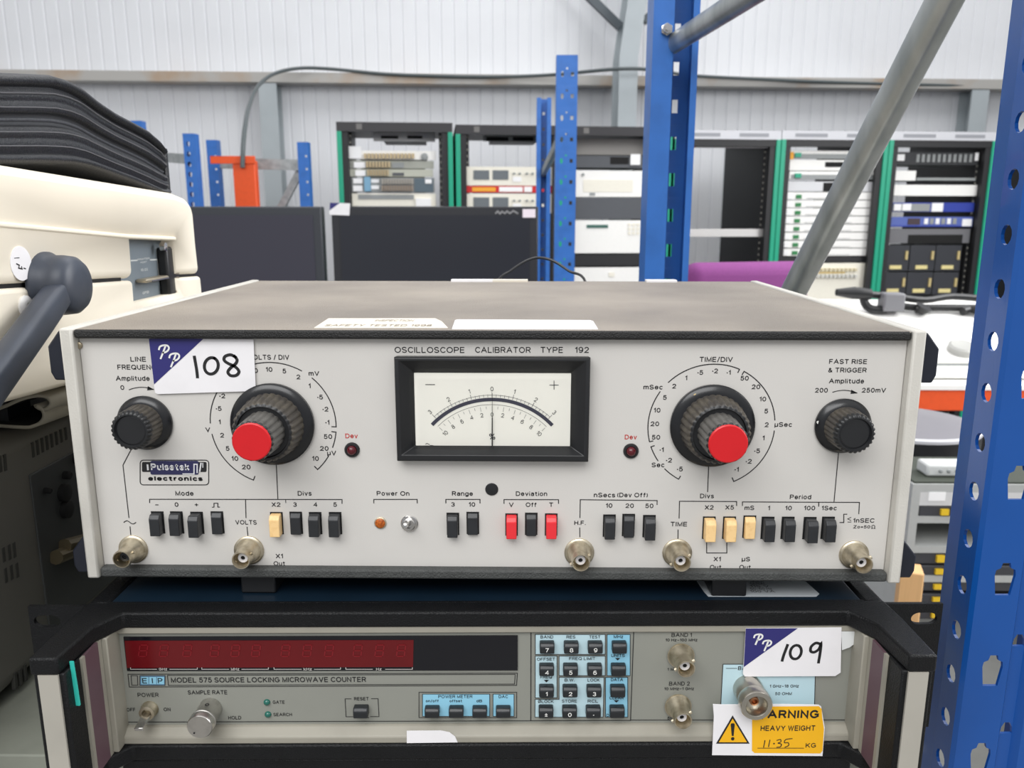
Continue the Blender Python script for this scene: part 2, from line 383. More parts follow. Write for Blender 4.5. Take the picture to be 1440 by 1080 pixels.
cal = Fr((0, 0, 0), 0)
CAL = thing('oscilloscope_calibrator', cal, 'wide grey bench instrument with two red capped dials and a needle meter, stacked on top', 'test instrument')
PY = .006
H, D, HW = .1342, .294, .215
for sgn in (-1, 1):
    x0, x1 = sorted((sgn*.2086, sgn*HW))
    MB().box(x0, x1, 0, D, 0, H).build('side_plate', M_SIDE, CAL, bevel=.0011)
MB().box(-.2085, .2085, .0014, D-.002, .1288, .1336, top=1).build('top_cover', [M_VINYL, M_DUSTY], CAL, bevel=.0014, seg=3)
MB().box(-.2085, .2085, .0012, D-.002, 0.0002, .0056).build('bottom_cover', M_LEATH, CAL, bevel=.0012)
FPM = MB().box(-.2083, .2083, PY, PY+.002, .0050, .1288)
MB().box(-.2083, .2083, D-.006, D-.004, .0062, .1288).build('rear_panel', M_LEATH, CAL)
for x, y in ((-.127, .0085), (.128, .0085), (-.127, .262), (.128, .262)):
    MB().prism([(x-.0095, y), (x+.0095, y), (x+.0095, y+.019), (x-.0095, y+.019)], -.0121, .0004, 'z').build('rubber_foot', M_BLK, CAL, bevel=.001)
for sgn, z0, z1 in ((1, .107, .1325), (1, .0015, .022), (-1, .107, .1325), (-1, .0015, .022)):
    MB().prism([(sgn*.2148, z0), (sgn*.2148, z1), (sgn*.2175, z1), (sgn*.2238, z1-.008), (sgn*.2238, z0+.004), (sgn*.222, z0)], .004, .030, 'y').build('corner_bumper', M_DARKB, CAL, bevel=.0008)
# small screws at the upper panel corners
for px, py in ((111.5, 485.5), (1281, 490)):
    x, z = cal.P(px, py, PY)
    MB().lathe((x, PY, z), [(.0018, 0), (.0018, .0009), (.0012, .0013), (0, .0013)], 14).build('panel_screw', M_NICK, CAL)

# ---- lettering
ik = Ink(cal, PY)
T = ik.text; L = ik.line
T('LINE', 194.6, 508.6, 7, 21.7); T('FREQUENCY', 196, 519.8, 7, 61); T('Amplitude', 187, 535.5, 7, 47.5); T('0', 172.4, 548.2, 6.6)
def arrow(p0, p1, sag):
    n = 10; pts = [(p0[0]+(p1[0]-p0[0])*i/n, p0[1]+(p1[1]-p0[1])*i/n-sag*4*(i/n)*(1-i/n)) for i in range(n+1)]
    L(pts, 1.15); x, y = p1
    ik.poly([(x+1, y+.4), (x-8, y-4.6), (x-9, y+1.4)])
arrow((181.7, 548), (216, 547.5), 3.2)
T('VOLTS / DIV', 378, 505.8, 7, 58)
cx, cy, R = 384.2, 596.8, 87
A = ik.arc
A(cx, cy, R, 271, 390, 1.4); A(cx, cy, R, 41, 92, 1.4, hook1=-6); A(cx, cy, R, 97, 112, 1.4, hook0=-6)
A(cx, cy, R, 121, 138, 1.4, hook1=-6); A(cx, cy, R, 260.5, 202, 1.4, hook1=-6)
def z1(s, x, y, dy=3.3, cap=6.6, w=None): T(s, 80+x/3.6, 380+y/3.6+dy, cap, w)
for s, x, y in (('20', 940, 520), ('50', 998, 508), ('10', 1075, 502), ('5', 1152, 510), ('2', 1222, 540), ('1', 1280, 585), ('·5', 1333, 642), ('·2', 1360, 703), ('·1', 1370, 770),
                ('50', 1373, 842), ('20', 1353, 902), ('10', 1310, 953), ('V', 765, 807), ('·1', 872, 575), ('·2', 838, 636), ('·5', 820, 700), ('1', 825, 768),
                ('2', 836, 835), ('5', 865, 902), ('10', 902, 953), ('20', 958, 996), ('µV', 1392, 925)):
    z1(s, x, y)
z1('mV', 1302, 522, w=15)
L([(388.4, 648), (390.8, 702)], 1.25)
L([(184.5, 632), (173, 654), (181.4, 728)], 1.25)
L([(182.8-8.5+17*i/12, 734.5-2.2*math.sin(2*PI*i/12)) for i in range(13)], 1.2)
L([(183, 740.5), (184, 752)], 1.25)
# maker's plate
def rrect(x0, y0, x1, y1, r, n=4):
    o = []
    for cx_, cy_, a in ((x1-r, y0+r, -90), (x1-r, y1-r, 0), (x0+r, y1-r, 90), (x0+r, y0+r, 180)):
        for i in range(n+1): t = math.radians(a+90*i/n); o.append((cx_+r*math.cos(t), cy_+r*math.sin(t)))
    return o
L(rrect(197.2, 647, 293.6, 681.8, 4.5), 1.3, closed=True)
ik.poly(rrect(199.8, 649.6, 290.6, 663.6, 2), 0, 0)
ik.poly(rrect(211.8, 647.9, 279.5, 667.3, 2.5), 1, 1)
T('I', 208.6, 661.4, 9, 2.6, m=2, lay=2, bold=.03); T('Pulsetek', 240, 661.2, 9.6, 54, m=2, lay=2, bold=.05)
L([(257.5, 666.2), (273.2, 666.2), (273.2, 652.6), (277.6, 652.6), (277.6, 664.5)], 1.7, 2, 2)
L([(283, 651), (281.2, 662.6)], 2.0, 2, 2); L([(285.6, 651), (285.6, 657)], 1.2, 2, 2)
T('electronics', 247, 676.2, 6.6, 76.5, bold=.075)
# lower row
T('Mode', 259.7, 697, 6.6, 25.5); T('Divs', 428.6, 697, 6.6, 19.5)
L([(210.5, 707), (210.5, 702), (481, 702.4), (481, 708)], 1.25)
L([(345.3, 702.3), (346, 728)], 1.25); T('VOLTS', 346.2, 737.6, 6.4, 30); L([(347.5, 741), (348.6, 753)], 1.25); L([(401.6, 702.3), (402, 707)], .9)
def lo(s, x, base, w=None, cap=6.3): T(s, x, base, cap, w)
for s, x in (('-', 221), ('0', 248.6), ('+', 276.6), ('X2', 388.3), ('3', 415), ('4', 443.3), ('5', 471.4)): lo(s, x, 712.6)
L([(298.5, 713), (301, 713), (301, 707.6), (306.4, 707.6), (306.4, 713), (309, 713)], 1.2)
lo('X1', 393, 785); lo('Out', 393, 795.4, 16)
T('Power On', 552.8, 697, 6.4, 46); L([(525.7, 707.4), (525.7, 702.2), (586.7, 702.2), (586.7, 707.4)], 1.25)
T('Range', 650.3, 697.2, 6.4, 29.4); L([(627, 707.4), (627, 702.2), (675, 702.2), (675, 707.4)], 1.25); lo('3', 637, 712.4); lo('10', 663.7, 712.4)
T('Deviation', 747.4, 697.4, 6.4, 44); L([(708.8, 708), (708.8, 702.4), (785.4, 702.6), (785.4, 708)], 1.25)
lo('V', 719, 712.8); lo('Off', 746.8, 712.8, 15); lo('T', 775, 712.8)
T('nSecs', 850, 699.3, 6.5, 30); T('(Dev Off)', 889.3, 699.3, 6.5, 43)
L([(815.5, 728), (816, 702.6), (924, 703.8), (924, 709.5)], 1.25); T('H.F.', 815.5, 738.3, 6.2, 16); L([(815.2, 742), (815.4, 755)], 1.25)
lo('10', 856.4, 714); lo('20', 885, 714.2); lo('50', 913, 714.4)
T('TIME', 954.4, 740.2, 6.5, 23); L([(954.9, 728.6), (955.5, 704.8), (1035.8, 705.2), (1035.8, 711)], 1.25); L([(953.5, 744.8), (953.3, 757)], 1.25)
T('Divs', 994, 700.6, 6.4, 19.5); L([(996.7, 650), (995, 691.5)], 1.25)
lo('X2', 997, 716.6); lo('X5', 1025.8, 716.6); lo('mS', 1053.6, 717.2)
T('Period', 1125.4, 702, 6.5, 30); L([(1044, 711), (1044, 705.7), (1208.5, 706.4), (1207.6, 722.5)], 1.25); L([(1151.3, 706), (1151.2, 712)], 1.25)
L([(1179.4, 633), (1172.7, 706)], 1.25)
for s, x in (('1', 1081), ('10', 1108.6), ('100', 1138.2), ('1Sec', 1165.7)): lo(s, x, 717.5)
L([(993.7, 763), (993.7, 777.5), (1022, 777.5), (1022, 763)], 1.25)
lo('X1', 1008.3, 789.3); lo('Out', 1006, 800.6, 16); lo('µS', 1048.7, 789.3); lo('Out', 1047.4, 800.6, 16)
L([(1181, 734.7), (1186.5, 734.7), (1186.5, 723), (1191, 723)], 1.25)
T('1nSEC', 1214.3, 735, 6.3, 30); L([(1196.6, 727.4), (1192, 729.6), (1196.6, 731.8)], .9); L([(1192, 734), (1197, 734)], .9)
T('Zo=50', 1211.4, 743, 4.4, 24); L(([(1225.2, 743), (1227, 743), (1225.8, 741), (1226.2, 739.2), (1228, 738.4), (1229.8, 739.2), (1230.2, 741), (1229, 743), (1230.8, 743)]), .9)
T('OSCILLOSCOPE', 604, 496.2, 8.4, 98, bold=.018); T('CALIBRATOR', 707.2, 496.2, 8.4, 78, bold=.018); T('TYPE', 775.8, 496.2, 8.4, 31, bold=.018); T('192', 818.2, 496.2, 8.4, 19.5, bold=.018)
T('TIME/DIV', 1007, 509, 7.2, 46.5)
cx, cy, R = 1000.2, 599.4, 87.5
A(cx, cy, R, 315, 383, 1.4, hook1=-5); A(cx, cy, R, 27.6, 84, 1.4, hook0=-5); A(cx, cy, R, 94, 156, 1.4, hook1=-6)
A(cx, cy, R, 304, 255, 1.4, hook1=5*-1); A(cx, cy, R, 250, 235, 1.4, hook0=-5); A(cx, cy, R, 225, 208.5, 1.4, hook1=-5)
for s, x, y in (('·5', 390, 450), ('·2', 455, 443), ('·1', 515, 450), ('50', 585, 475), ('20', 634, 513), ('10', 665, 567), ('5', 680, 620), ('2', 681, 680), ('1', 668, 738), ('·5', 640, 795),
                ('·2', 603, 841), ('·1', 550, 877), ('1', 328, 474), ('2', 274, 510), ('5', 234, 560), ('10', 200, 616), ('20', 189, 676), ('50', 195, 735), ('·1', 220, 790), ('·2', 252, 836), ('·5', 300, 875)):
    T(s, 860+x/3.1304, 380+y/3.1304+3.3, 6.6)
T('mSec', 918.2, 547.6, 6.6, 27); T('Sec', 925.2, 657, 6.6, 18); T('µSec', 1101.2, 600.2, 6.6, 24.5)
T('FAST RISE', 1192.2, 511.8, 6.8, 53); T('& TRIGGER', 1191.3, 523.8, 6.8, 54); T('Amplitude', 1190, 539.2, 6.8, 49.5); T('200', 1154.5, 552, 6.6, 18.5); T('250mV', 1228.3, 552, 6.6, 34.5)
arrow((1170.8, 551.5), (1205, 552.5), 3.2)
T('Dev', 494.5, 616.2, 6.6, 17.5, m=3); T('Dev', 886.9, 617.8, 6.6, 17, m=3)
ik.onto(FPM, 1); FPM.build('front_panel', [M_PANEL, INK, mat('dark_navy_print', (42, 42, 82), .5), mat('silver_print', (214, 214, 216), .5), REDINK], CAL, smooth=0, recalc=False)

# ---- knobs
def cal_pt(px, py, d): x, z = cal.P(px, py, PY); return Vector((x, PY-d, z))
def dual_knob(name, px, py, label):
    k = bpy.data.objects.new(name, None); COL.objects.link(k); k.parent = CAL; k['label'] = label
    c = cal_pt(px, py, 0)
    MB().lathe(c, [(.0160, 0), (.0215, .0002), (.0216, .0022), (.0208, .0032), (.0175, .0042)], 64).build('dial_skirt', M_BLKG, k)
    MB().lathe(c, [(.0173, .0036), (.0168, .0050, 0, 30, .0011), (.0158, .0160, 0, 30, .0011), (.0146, .0172, 0, 30, .0004), (.0132, .0176, 1), (.0128, .0160, 1), (.0080, .0160, 1)], 240).build('outer_grip', [M_FLUTE, M_BLK], k, smooth=50)
    MB().lathe(c, [(.0108, .0155), (.0107, .0165, 0, 20, .0008), (.0101, .0322, 0, 20, .0009), (.0097, .0332, 1, 20, .0006), (.0092, .0334, 1)], 240).build('inner_grip', [M_FLUTE2, M_BLK], k, smooth=50)
    MB().lathe(c, [(.0093, .0330), (.0093, .0341), (.0088, .0345), (0, .0345)], 48).build('red_cap', M_RED, k)['label'] = 'round red cap on the dial'
    return k, c
def dot(k, px, py, d, m=WHT):
    p = cal_pt(px, py, d); x, z = cal.P(px, py, PY-d)
    MB().lathe((x, PY-d, z), [(.0009, -.001), (.0009, .00025), (0, .0003)], 12).build('pointer_dot', m, k)
M_OLDDOT = mat('yellowed_dot', (214, 190, 140), .5)
k, c = dual_knob('rotary_dial', 384.2, 595.8, 'large dial with red cap under VOLTS / DIV'); dot(k, 342, 563.4, .0033, M_OLDDOT)
k, c = dual_knob('rotary_dial', 1000.9, 598, 'large dial with red cap under TIME / DIV'); dot(k, 977.7, 555.8, .0033, M_OLDDOT)
for px, py, lb in ((205, 594, 'black amplitude knob at the line frequency end'), (1184.2, 598.2, 'black amplitude knob at the fast rise end')):
    k = bpy.data.objects.new('rotary_knob', None); COL.objects.link(k); k.parent = CAL; k['label'] = lb; c = cal_pt(px, py, 0)
    MB().lathe(c, [(.0118, 0), (.0142, .0002), (.0143, .0016), (.0128, .0034), (.0108, .0044)], 56).build('dial_skirt', M_BLKG, k)
    MB().lathe(c, [(.0108, .0042), (.0106, .0055, 0, 26, .0008), (.0103, .0145, 0, 26, .0009), (.0101, .0160, 1, 26, .0007), (.0088, .0172, 1), (.0080, .0172, 1), (.0076, .0162, 1)], 234).build('fluted_grip', [M_FLUTE, M_BLK], k, smooth=50)
    MB().lathe(c, [(.0078, .0160), (.0074, .0163), (.0040, .0157), (0, .0154)], 40).build('dished_cap', M_BLKG, k, smooth=60)
    if px > 700: dot(k, 1151.2, 594, .0024)

# ---- push buttons: slot centre (photo px), travel still out, material, name
def button(px, py, d, m, lb=None):
    x, z = cal.P(px, py, PY)
    b = bpy.data.objects.new('push_button', None); COL.objects.link(b); b.parent = CAL
    if lb: b['label'] = lb
    MB().box(x-.0033, x+.0033, PY-.0003, PY+.0005, z-.0060, z+.0064).build('button_slot', M_HOLE, b)
    w, h = .0027, .0058
    MB().prism([(PY, -h+z), (PY-d, -h+z), (PY-d, h*.62+z), (PY-d+.0016, h+z), (PY, h+z)], x-w, x+w, 'x').build('button_cap', m, b, bevel=.0004)
for a in ((222.6, 735, .0050, M_BTN), (249.4, 735, .0046, M_BTN), (277.8, 735.5, .0066, M_BTN), (306.2, 735, .0022, M_BTN),
          (389.6, 736, .0052, M_CRM, 'cream push button'), (416.8, 735.5, .0022, M_BTN), (444, 736, .0052, M_BTN), (472, 736, .0054, M_BTN),
          (637, 737, .0050, M_BTN), (664.9, 735.8, .0022, M_BTN),
          (719.4, 738, .0058, M_REDB, 'red push button under V'), (747, 737, .0026, M_BTN), (775, 738, .0058, M_REDB, 'red push button under T'),
          (856.6, 739.5, .0050, M_BTN), (883.6, 738.6, .0034, M_BTN), (912.6, 740.2, .0056, M_BTN),
          (996.6, 742.4, .0056, M_CRM, 'cream push button under X2'), (1025, 742.4, .0056, M_CRM, 'cream push button under X5'), (1053.4, 741, .0028, M_CRM, 'cream push button under mS'),
          (1079, 742.6, .0054, M_BTN), (1107.2, 742.6, .0054, M_BTN), (1138, 743, .0064, M_BTN), (1163.6, 742.6, .0056, M_BTN)):
    button(*a)

# ---- coaxial sockets
def bnc(parent, fr, px, py, y, rf=.0078, rb=.0062, rt=.0048, ln=.0135, dark=False, name='coaxial_socket', cone=.004):
    x, z = fr.P(px, py, y); b = bpy.data.objects.new(name, None); COL.objects.link(b); b.parent = parent
    c = Vector((x, y, z))
    MB().lathe(c, [(rf, 0), (rf, .0008), (rf*.93, .0012), (rb*1.12, .0014)], 36).build('flange', M_NICK, b)
    mb = MB().lathe(c, [(rb*1.1, .001), (rb, .0022), (rt*1.06, .0022+cone), (rt, .0030+cone), (rt, ln-.0006), (rt*.96, ln), (rt*.86, ln), (rt*.82, ln-.0075), (.001, ln-.0075)], 36)
    for a in (.5, .5+PI):
        q = c+Vector((math.cos(a)*rt, -(ln-.004), math.sin(a)*rt))
        mb.lathe(q, [(.0010, -.001), (.0010, .0011), (0, .0012)], 10, d=(math.cos(a), 0, math.sin(a)), ref=(0, 1, 0))
    mb.build('barrel', M_NICK, b)
    mi = M_BLK if dark else M_TEFLON
    MB().lathe(c, [(.0026, ln-.009), (.0026, ln-.0035), (.0012, ln-.0033), (.0011, ln-.006)], 24).build('insulator', mi, b)
    MB().lathe(c, [(.00105, ln-.008), (.00105, ln-.0038), (.0005, ln-.0037), (0, ln-.0044)], 14).build('centre_pin', M_HOLE, b)
    return b
bnc(CAL, cal, 188, 772, PY, dark=True); bnc(CAL, cal, 350.5, 773.5, PY, rf=.0080); bnc(CAL, cal, 814.5, 776.6, PY, rf=.0079)
bnc(CAL, cal, 952, 777, PY); bnc(CAL, cal, 1200.4, 779.5, PY)

# ---- lamps, toggle, blanking plug
for px, py in ((495.3, 632.4), (887.2, 634)):
    x, z = cal.P(px, py, PY); b = bpy.data.objects.new('indicator_light', None); COL.objects.link(b); b.parent = CAL
    MB().lathe((x, PY, z), [(.0040, 0), (.0040, .0006), (.0036, .0012), (.0027, .0013), (.0026, .0004), (.001, .0004)], 28).build('lamp_bezel', M_BLK, b)
    MB().lathe((x, PY, z), [(.0025, .0003), (.0025, .0016), (.0020, .0026), (.0011, .0032), (0, .0034)], 20).build('red_lens', M_REDLED, b)
x, z = cal.P(535, 735, PY); b = bpy.data.objects.new('indicator_light', None); COL.objects.link(b); b.parent = CAL; b['label'] = 'amber power lamp'
MB().lathe((x, PY, z), [(.0032, 0), (.0032, .0006), (.0027, .0009)], 28).build('lamp_bezel', M_NICK, b)
MB().lathe((x, PY, z), [(.0029, .0003), (.0026, .0012), (.0014, .0019), (0, .0020)], 24).build('amber_lens', M_AMB, b)
x, z = cal.P(575.8, 735.8, PY); b = bpy.data.objects.new('toggle_switch', None); COL.objects.link(b); b.parent = CAL
MB().lathe((x, PY, z), [(.0046, 0), (.0046, .0006), (.0043, .0009), (.0034, .0010), (.0034, .0022), (.0029, .0026), (.0020, .0026), (.0018, .0012), (.0005, .0012)], 28).build('switch_bush', M_CHROME, b)
MB().lathe((x, PY-.0012, z), [(.0011, 0), (.0011, .004), (.0014, .0078), (.0012, .0088), (0, .0091)], 16, d=(-.12, -1, .30)).build('lever', M_CHROME, b)
x, z = cal.P(691.5, 688, PY)
MB().lathe((x, PY, z), [(.0034, 0), (.0034, .0003), (.0031, .0006), (0, .0008)], 28).build('blanking_plug', M_BLK, CAL)

# ---- meter
mt = bpy.data.objects.new('needle_meter', None); COL.objects.link(mt); mt.parent = CAL
YB, YW = -.0006, .0052
def q3(pts, y): return [(lambda p: (p[0], y, p[1]))(cal.P(a, b, y)) for a, b in pts]
o = cal.P(553.6, 502.3, YB); o2 = cal.P(827.6, 650.4, YB); xl, xr = o[0], o2[0]; zt_, zb_ = o[1], o2[1]
def ring(x0, x1, z0, z1, y): return [(x0, y, z0), (x1, y, z0), (x1, y, z1), (x0, y, z1)]
wl, wt = cal.P(582, 524, YW); wr, wb_ = cal.P(801.5, 627.4, YW)
rings = [ring(xl+.0004, xr-.0004, zb_+.0004, zt_-.0004, PY), ring(xl, xr, zb_, zt_, YB+.0008), ring(xl+.0006, xr-.0006, zb_+.0006, zt_-.0006, YB),
         ring(xl+.0022, xr-.0022, zb_+.0034, zt_-.0016, YB-.0002), ring(wl, xr-(wl-xl) if False else wr, wb_, wt, YW)]
mb = MB()
for r_ in rings: mb.v += r_
for j in range(4):
    for i in range(4): mb.f.append([j*4+i, j*4+(i+1) % 4, j*4+4+(i+1) % 4, j*4+4+i]); mb.m.append(0)
mb.build('meter_bezel', M_BLK, mt, bevel=.0003, smooth=20)
DFM = MB().box(wl-.001, wr+.001, YW+.0002, YW+.0006, wb_-.001, wt+.001)
im = Ink(cal, YW+.0001)
mcx, mcy, S = 692.4, 672.3, 3.1304
GREYI = 1
im.line([(598.3, 540.8), (611.4, 540.8)], .9); im.line([(773, 541.5), (785.3, 541.5)], .9); im.line([(779.1, 535.4), (779.1, 547.6)], .9)
im.arc(mcx, mcy, 347/S, -46.5, 46.5, 4.8, 2, n=50)
p0 = im.p(mcx, mcy); kk = sum(im.sc(mcx, mcy-90))/2
def pol(r, a): return (p0[0]+r*kk*math.sin(math.radians(a)), p0[1]+r*kk*math.cos(math.radians(a)))
im.arc(mcx, mcy, 366/S, -42, 42, .45, 1, n=50); im.arc(mcx, mcy, 325/S, -45, 45, .45, 1, n=50)
for i in range(-15, 16):
    a = i*2.8; big = i % 5 == 0
    im.line([pol(366/S, a), pol((366+(22 if big else 12))/S, a)], .45*kk*(1.3 if big else 1), 1, px=False)
for i in range(-10, 11):
    a = i*4.5; im.line([pol(325/S, a), pol((325-(19 if i % 2 == 0 else 11))/S, a)], .45*kk, 1, px=False)
def mtext(s, r, a, cap, w=None):
    vs, fs = glyphs(s, 0.0); x0 = min(v[0] for v in vs); x1 = max(v[0] for v in vs); sz = cap*kk/CAPH; c_ = pol(r, a); ca, sa = math.cos(math.radians(a)), math.sin(math.radians(a)); out = []
    for v in vs:
        u = (v[0]-(x0+x1)/2)*sz*.9; t = v[1]*sz-cap*kk/2
        out.append((c_[0]+u*ca+t*sa, im.yy(0), c_[1]-u*sa+t*ca))
    im.mb.add(out, fs, 0)
for n_, a in ((3, -42), (2, -28), (1, -14), (0, 0), (1, 14), (2, 28), (3, 42)): mtext(str(n_), 403/S, a, 6.2)
for n_ in range(-10, 11, 2): mtext(str(abs(n_)), 289/S, n_*4.5, 6.0)
im.text('%', 692.2, 618, 8.4, 8.6, bold=0)
im.line([(598.6, 624.4), (600.5, 623.4), (604, 625)], .9); im.line([(605, 626.4), (609, 626.6)], 1.2)
im.onto(DFM, 1); DFM.build('dial_face', [M_DIAL, mat('meter_ink', (40, 40, 44), .6), mat('meter_fine_ink', (96, 96, 98), .6), mat('meter_band', (62, 62, 76), .35)], mt, smooth=0, recalc=False)
YN = YW-.0012
a_ = cal.P(692.2, 627.6, YN); b_ = cal.P(692.2, 587, YN); c_ = cal.P(692.2, 553, YN)
MB().hexa([(a_[0]-.00032, YN, a_[1]), (a_[0]+.00032, YN, a_[1]), (b_[0]+.00026, YN, b_[1]), (b_[0]-.00026, YN, b_[1])], [(a_[0]-.00032, YN+.0002, a_[1]), (a_[0]+.00032, YN+.0002, a_[1]), (b_[0]+.00026, YN+.0002, b_[1]), (b_[0]-.00026, YN+.0002, b_[1])]) \
    .hexa([(b_[0]-.00011, YN, b_[1]), (b_[0]+.00011, YN, b_[1]), (c_[0]+.00009, YN, c_[1]), (c_[0]-.00009, YN, c_[1])], [(b_[0]-.00011, YN+.0002, b_[1]), (b_[0]+.00011, YN+.0002, b_[1]), (c_[0]+.00009, YN+.0002, c_[1]), (c_[0]-.00009, YN+.0002, c_[1])]).build('needle', INK, mt)
MB().add([(wl-.0006, YW-.0022, wb_-.0006), (wr+.0006, YW-.0022, wb_-.0006), (wr+.0006, YW-.0022, wt+.0006), (wl-.0006, YW-.0022, wt+.0006)], [(0, 1, 2, 3)]).build('meter_glass', M_GLASS, mt, recalc=False, smooth=0)

# ---- lot stickers
def script_PP(ink, f, m, wpx, lay):
    """two slanted brush capitals; f maps unit coords (0..1, 0..1 downwards) to photo px"""
    for ox, oy in ((0, 0), (.42, .36)):
        L_ = [(.36, .06), (.28, .30), (.17, .60)]
        B_ = [(.10, .20), (.14, .08), (.26, .02), (.42, .02), (.50, .10), (.48, .22), (.38, .31), (.26, .34)]
        for st in (L_, B_):
            pts = [Vector((a+ox, b+oy, 0)) for a, b in st]
            ink.line([f(p.x, p.y) for p in smoothpath(pts, 4)], wpx, m, lay)
def lot_sticker(parent, fr, y, corners, tri, pp, digits, wpen, label, rnd=4):
    mb = MB(); slab(mb, fr, y, corners, .00035)
    k = Ink(fr, y); k.poly(tri, 0, 0); script_PP(k, pp, 1, 2.5, 1)
    for st in digits: k.line(st, wpen, 2, 0)
    k.onto(mb, 1)
    s_ = mb.build('lot_sticker', [PAPER, NAVY, WHT, INK], parent, smooth=0, recalc=False); s_['label'] = label
    return s_
def zz(x, y): return (80+x/3.6, 380+y/3.6)
def ell(cx, cy, rx, ry, tilt=0, a0=0, a1=360, n=22):
    o = []
    for i in range(n+1):
        a = math.radians(a0+(a1-a0)*i/n); x, y = rx*math.cos(a), ry*math.sin(a); t = math.radians(tilt)
        o.append((cx+x*math.cos(t)-y*math.sin(t), cy+x*math.sin(t)+y*math.cos(t)))
    return o
def sm(pts, n=5): return [(p.x, p.y) for p in smoothpath([(a, b, 0) for a, b in pts], n)]
D1 = [zz(*p) for p in sm([(696, 437), (702, 470), (708, 505), (712, 542)])]
D0 = [zz(*p) for p in ell(782, 484, 35, 42, 12, -80, 285)]
D8 = [zz(*p) for p in sm([(905, 440), (880, 428), (852, 436), (847, 455), (868, 472), (902, 488), (922, 512), (908, 532), (880, 533), (866, 515), (880, 494), (906, 472), (912, 452), (898, 434)])]
lot_sticker(CAL, cal, PY-.0012, [zz(*p) for p in ((466, 347), (995, 350), (1006, 590), (1004, 604), (994, 612), (510, 627), (497, 620), (490, 575))],
            [zz(*p) for p in ((466, 347), (742, 347), (492, 578))], lambda u, v: zz(505+u*125, 378+v*115), [D1, D0, D8], 4.3, 'white lot sticker marked 108')

# ---- labels on the top cover
ZT = .1337
def top_label(pts, m, name, rows, label):
    q = [atZ(a, b, ZT) for a, b in pts]
    mb = MB().prism([(p.x, p.y) for p in q], ZT-.0002, ZT+.0002, 'z')
    pm = MB(); x0 = min(p.x for p in q)+.004; x1 = max(p.x for p in q)-.006; y0 = min(p.y for p in q); y1 = max(p.y for p in q)
    for s, fy, fx0, fx1 in rows:
        vs, fs = glyphs(s, 0); a0 = min(v[0] for v in vs); a1 = max(v[0] for v in vs); k = (x1-x0)*(fx1-fx0)/(a1-a0); kz = (y1-y0)*.2/CAPH
        pm.add([(x0+(x1-x0)*fx0+(v[0]-a0)*k, y0+(y1-y0)*fy+v[1]*kz, ZT+.0004) for v in vs], fs)
    b = len(mb.v); mb.v += pm.v; mb.f += [[b+i for i in f] for f in pm.f]; mb.m += [1]*len(pm.f)
    o_ = mb.build(name, [m, mat('faded_print', (150, 140, 125), .7)], CAL, recalc=False, smooth=0); o_['label'] = label
top_label([(441.6, 461.3), (462, 448), (612, 448), (621, 452), (630, 461.4)], mat('cream_label', (226, 218, 204), .6, var=.06), 'old_label', [('SAFETY TESTED 1998', .12, .02, .95), ('INSPECTION', .62, .4, .75)], 'old cream paper label on the top cover')
top_label([(635.5, 462.8), (640, 450.5), (643, 449.6), (830, 450.6), (834, 452), (841, 463)], PAPER, 'blank_label', [], 'blank white label on the top cover')
# slips stuck near the rear edge, and the mains lead behind
for x0, x1, yy_, m in ((637, 694, 393.6, PAPER), (694, 742, 393.6, mat('cream_label', (0, 0, 0))), (906, 948, 395, PAPER)):
    a_ = atZ(x0, yy_, ZT); b_ = atZ(x1, yy_, ZT)
    MB().box(a_.x, b_.x, D-.012, D-.0022, ZT-.0003, ZT+.0016).build('rear_label', m, CAL)
pth = [atY(700, 397, .31), atY(718, 381, .318), atY(740, 367, .325), atY(758, 362.5, .33), atY(778, 367, .33), atY(800, 381, .325), atY(824, 398, .315)]
lead = [Vector((pth[0].x-.004, .30, .10)), Vector((pth[0].x-.004, .291, .06))][::-1] + pth + [Vector((pth[-1].x+.006, .312, .08)), Vector((pth[-1].x+.006, .291, .05))]
MB().tube(smoothpath(lead, 6), .0012, 8).build('mains_lead', M_BLK, CAL)
# ================================================================== the microwave counter underneath
M_EBLK = mat('black_crackle_paint', (17, 18, 20), .42, spec=.28, var=.2, vscale=60, bump=.5, bscale=1500)
M_ENAVY = mat('navy_cover_paint', (20, 36, 50), .3, var=.15, vscale=30)
M_BEIGE = mat('beige_frame_paint', (154, 150, 138), .5, var=.1, vscale=40)
M_EPAN = mat('counter_panel_grey', (140, 141, 133), .5, var=.05, vscale=25)
M_PURP = mat('brown_purple_trim', (98, 74, 82), .5, var=.1)
M_LGREY = mat('pale_grey_insert', (172, 168, 158), .5, var=.08, vscale=30)
M_REDF = mat('red_display_filter', (98, 7, 15), .2, var=.12, vscale=40)
M_DISP = mat('black_display_window', (14, 15, 22), .12)
M_KEY = mat('black_key_plastic', (32, 35, 38), .36, var=.1)
M_LBLUE = mat('pale_blue_print', (190, 218, 226), .5)
M_SBLUE = mat('sky_blue_print', (142, 200, 224), .5)
M_GLED = mat('dark_green_lens', (22, 96, 84), .2, coat=.4)
M_ALU = mat('turned_aluminium', (206, 203, 198), .3, metal=1, var=.15, vscale=200)
M_TAPE = mat('clear_tape', (226, 228, 228), .18)
M_YEL = mat('warning_yellow', (246, 184, 20), .45, var=.03)

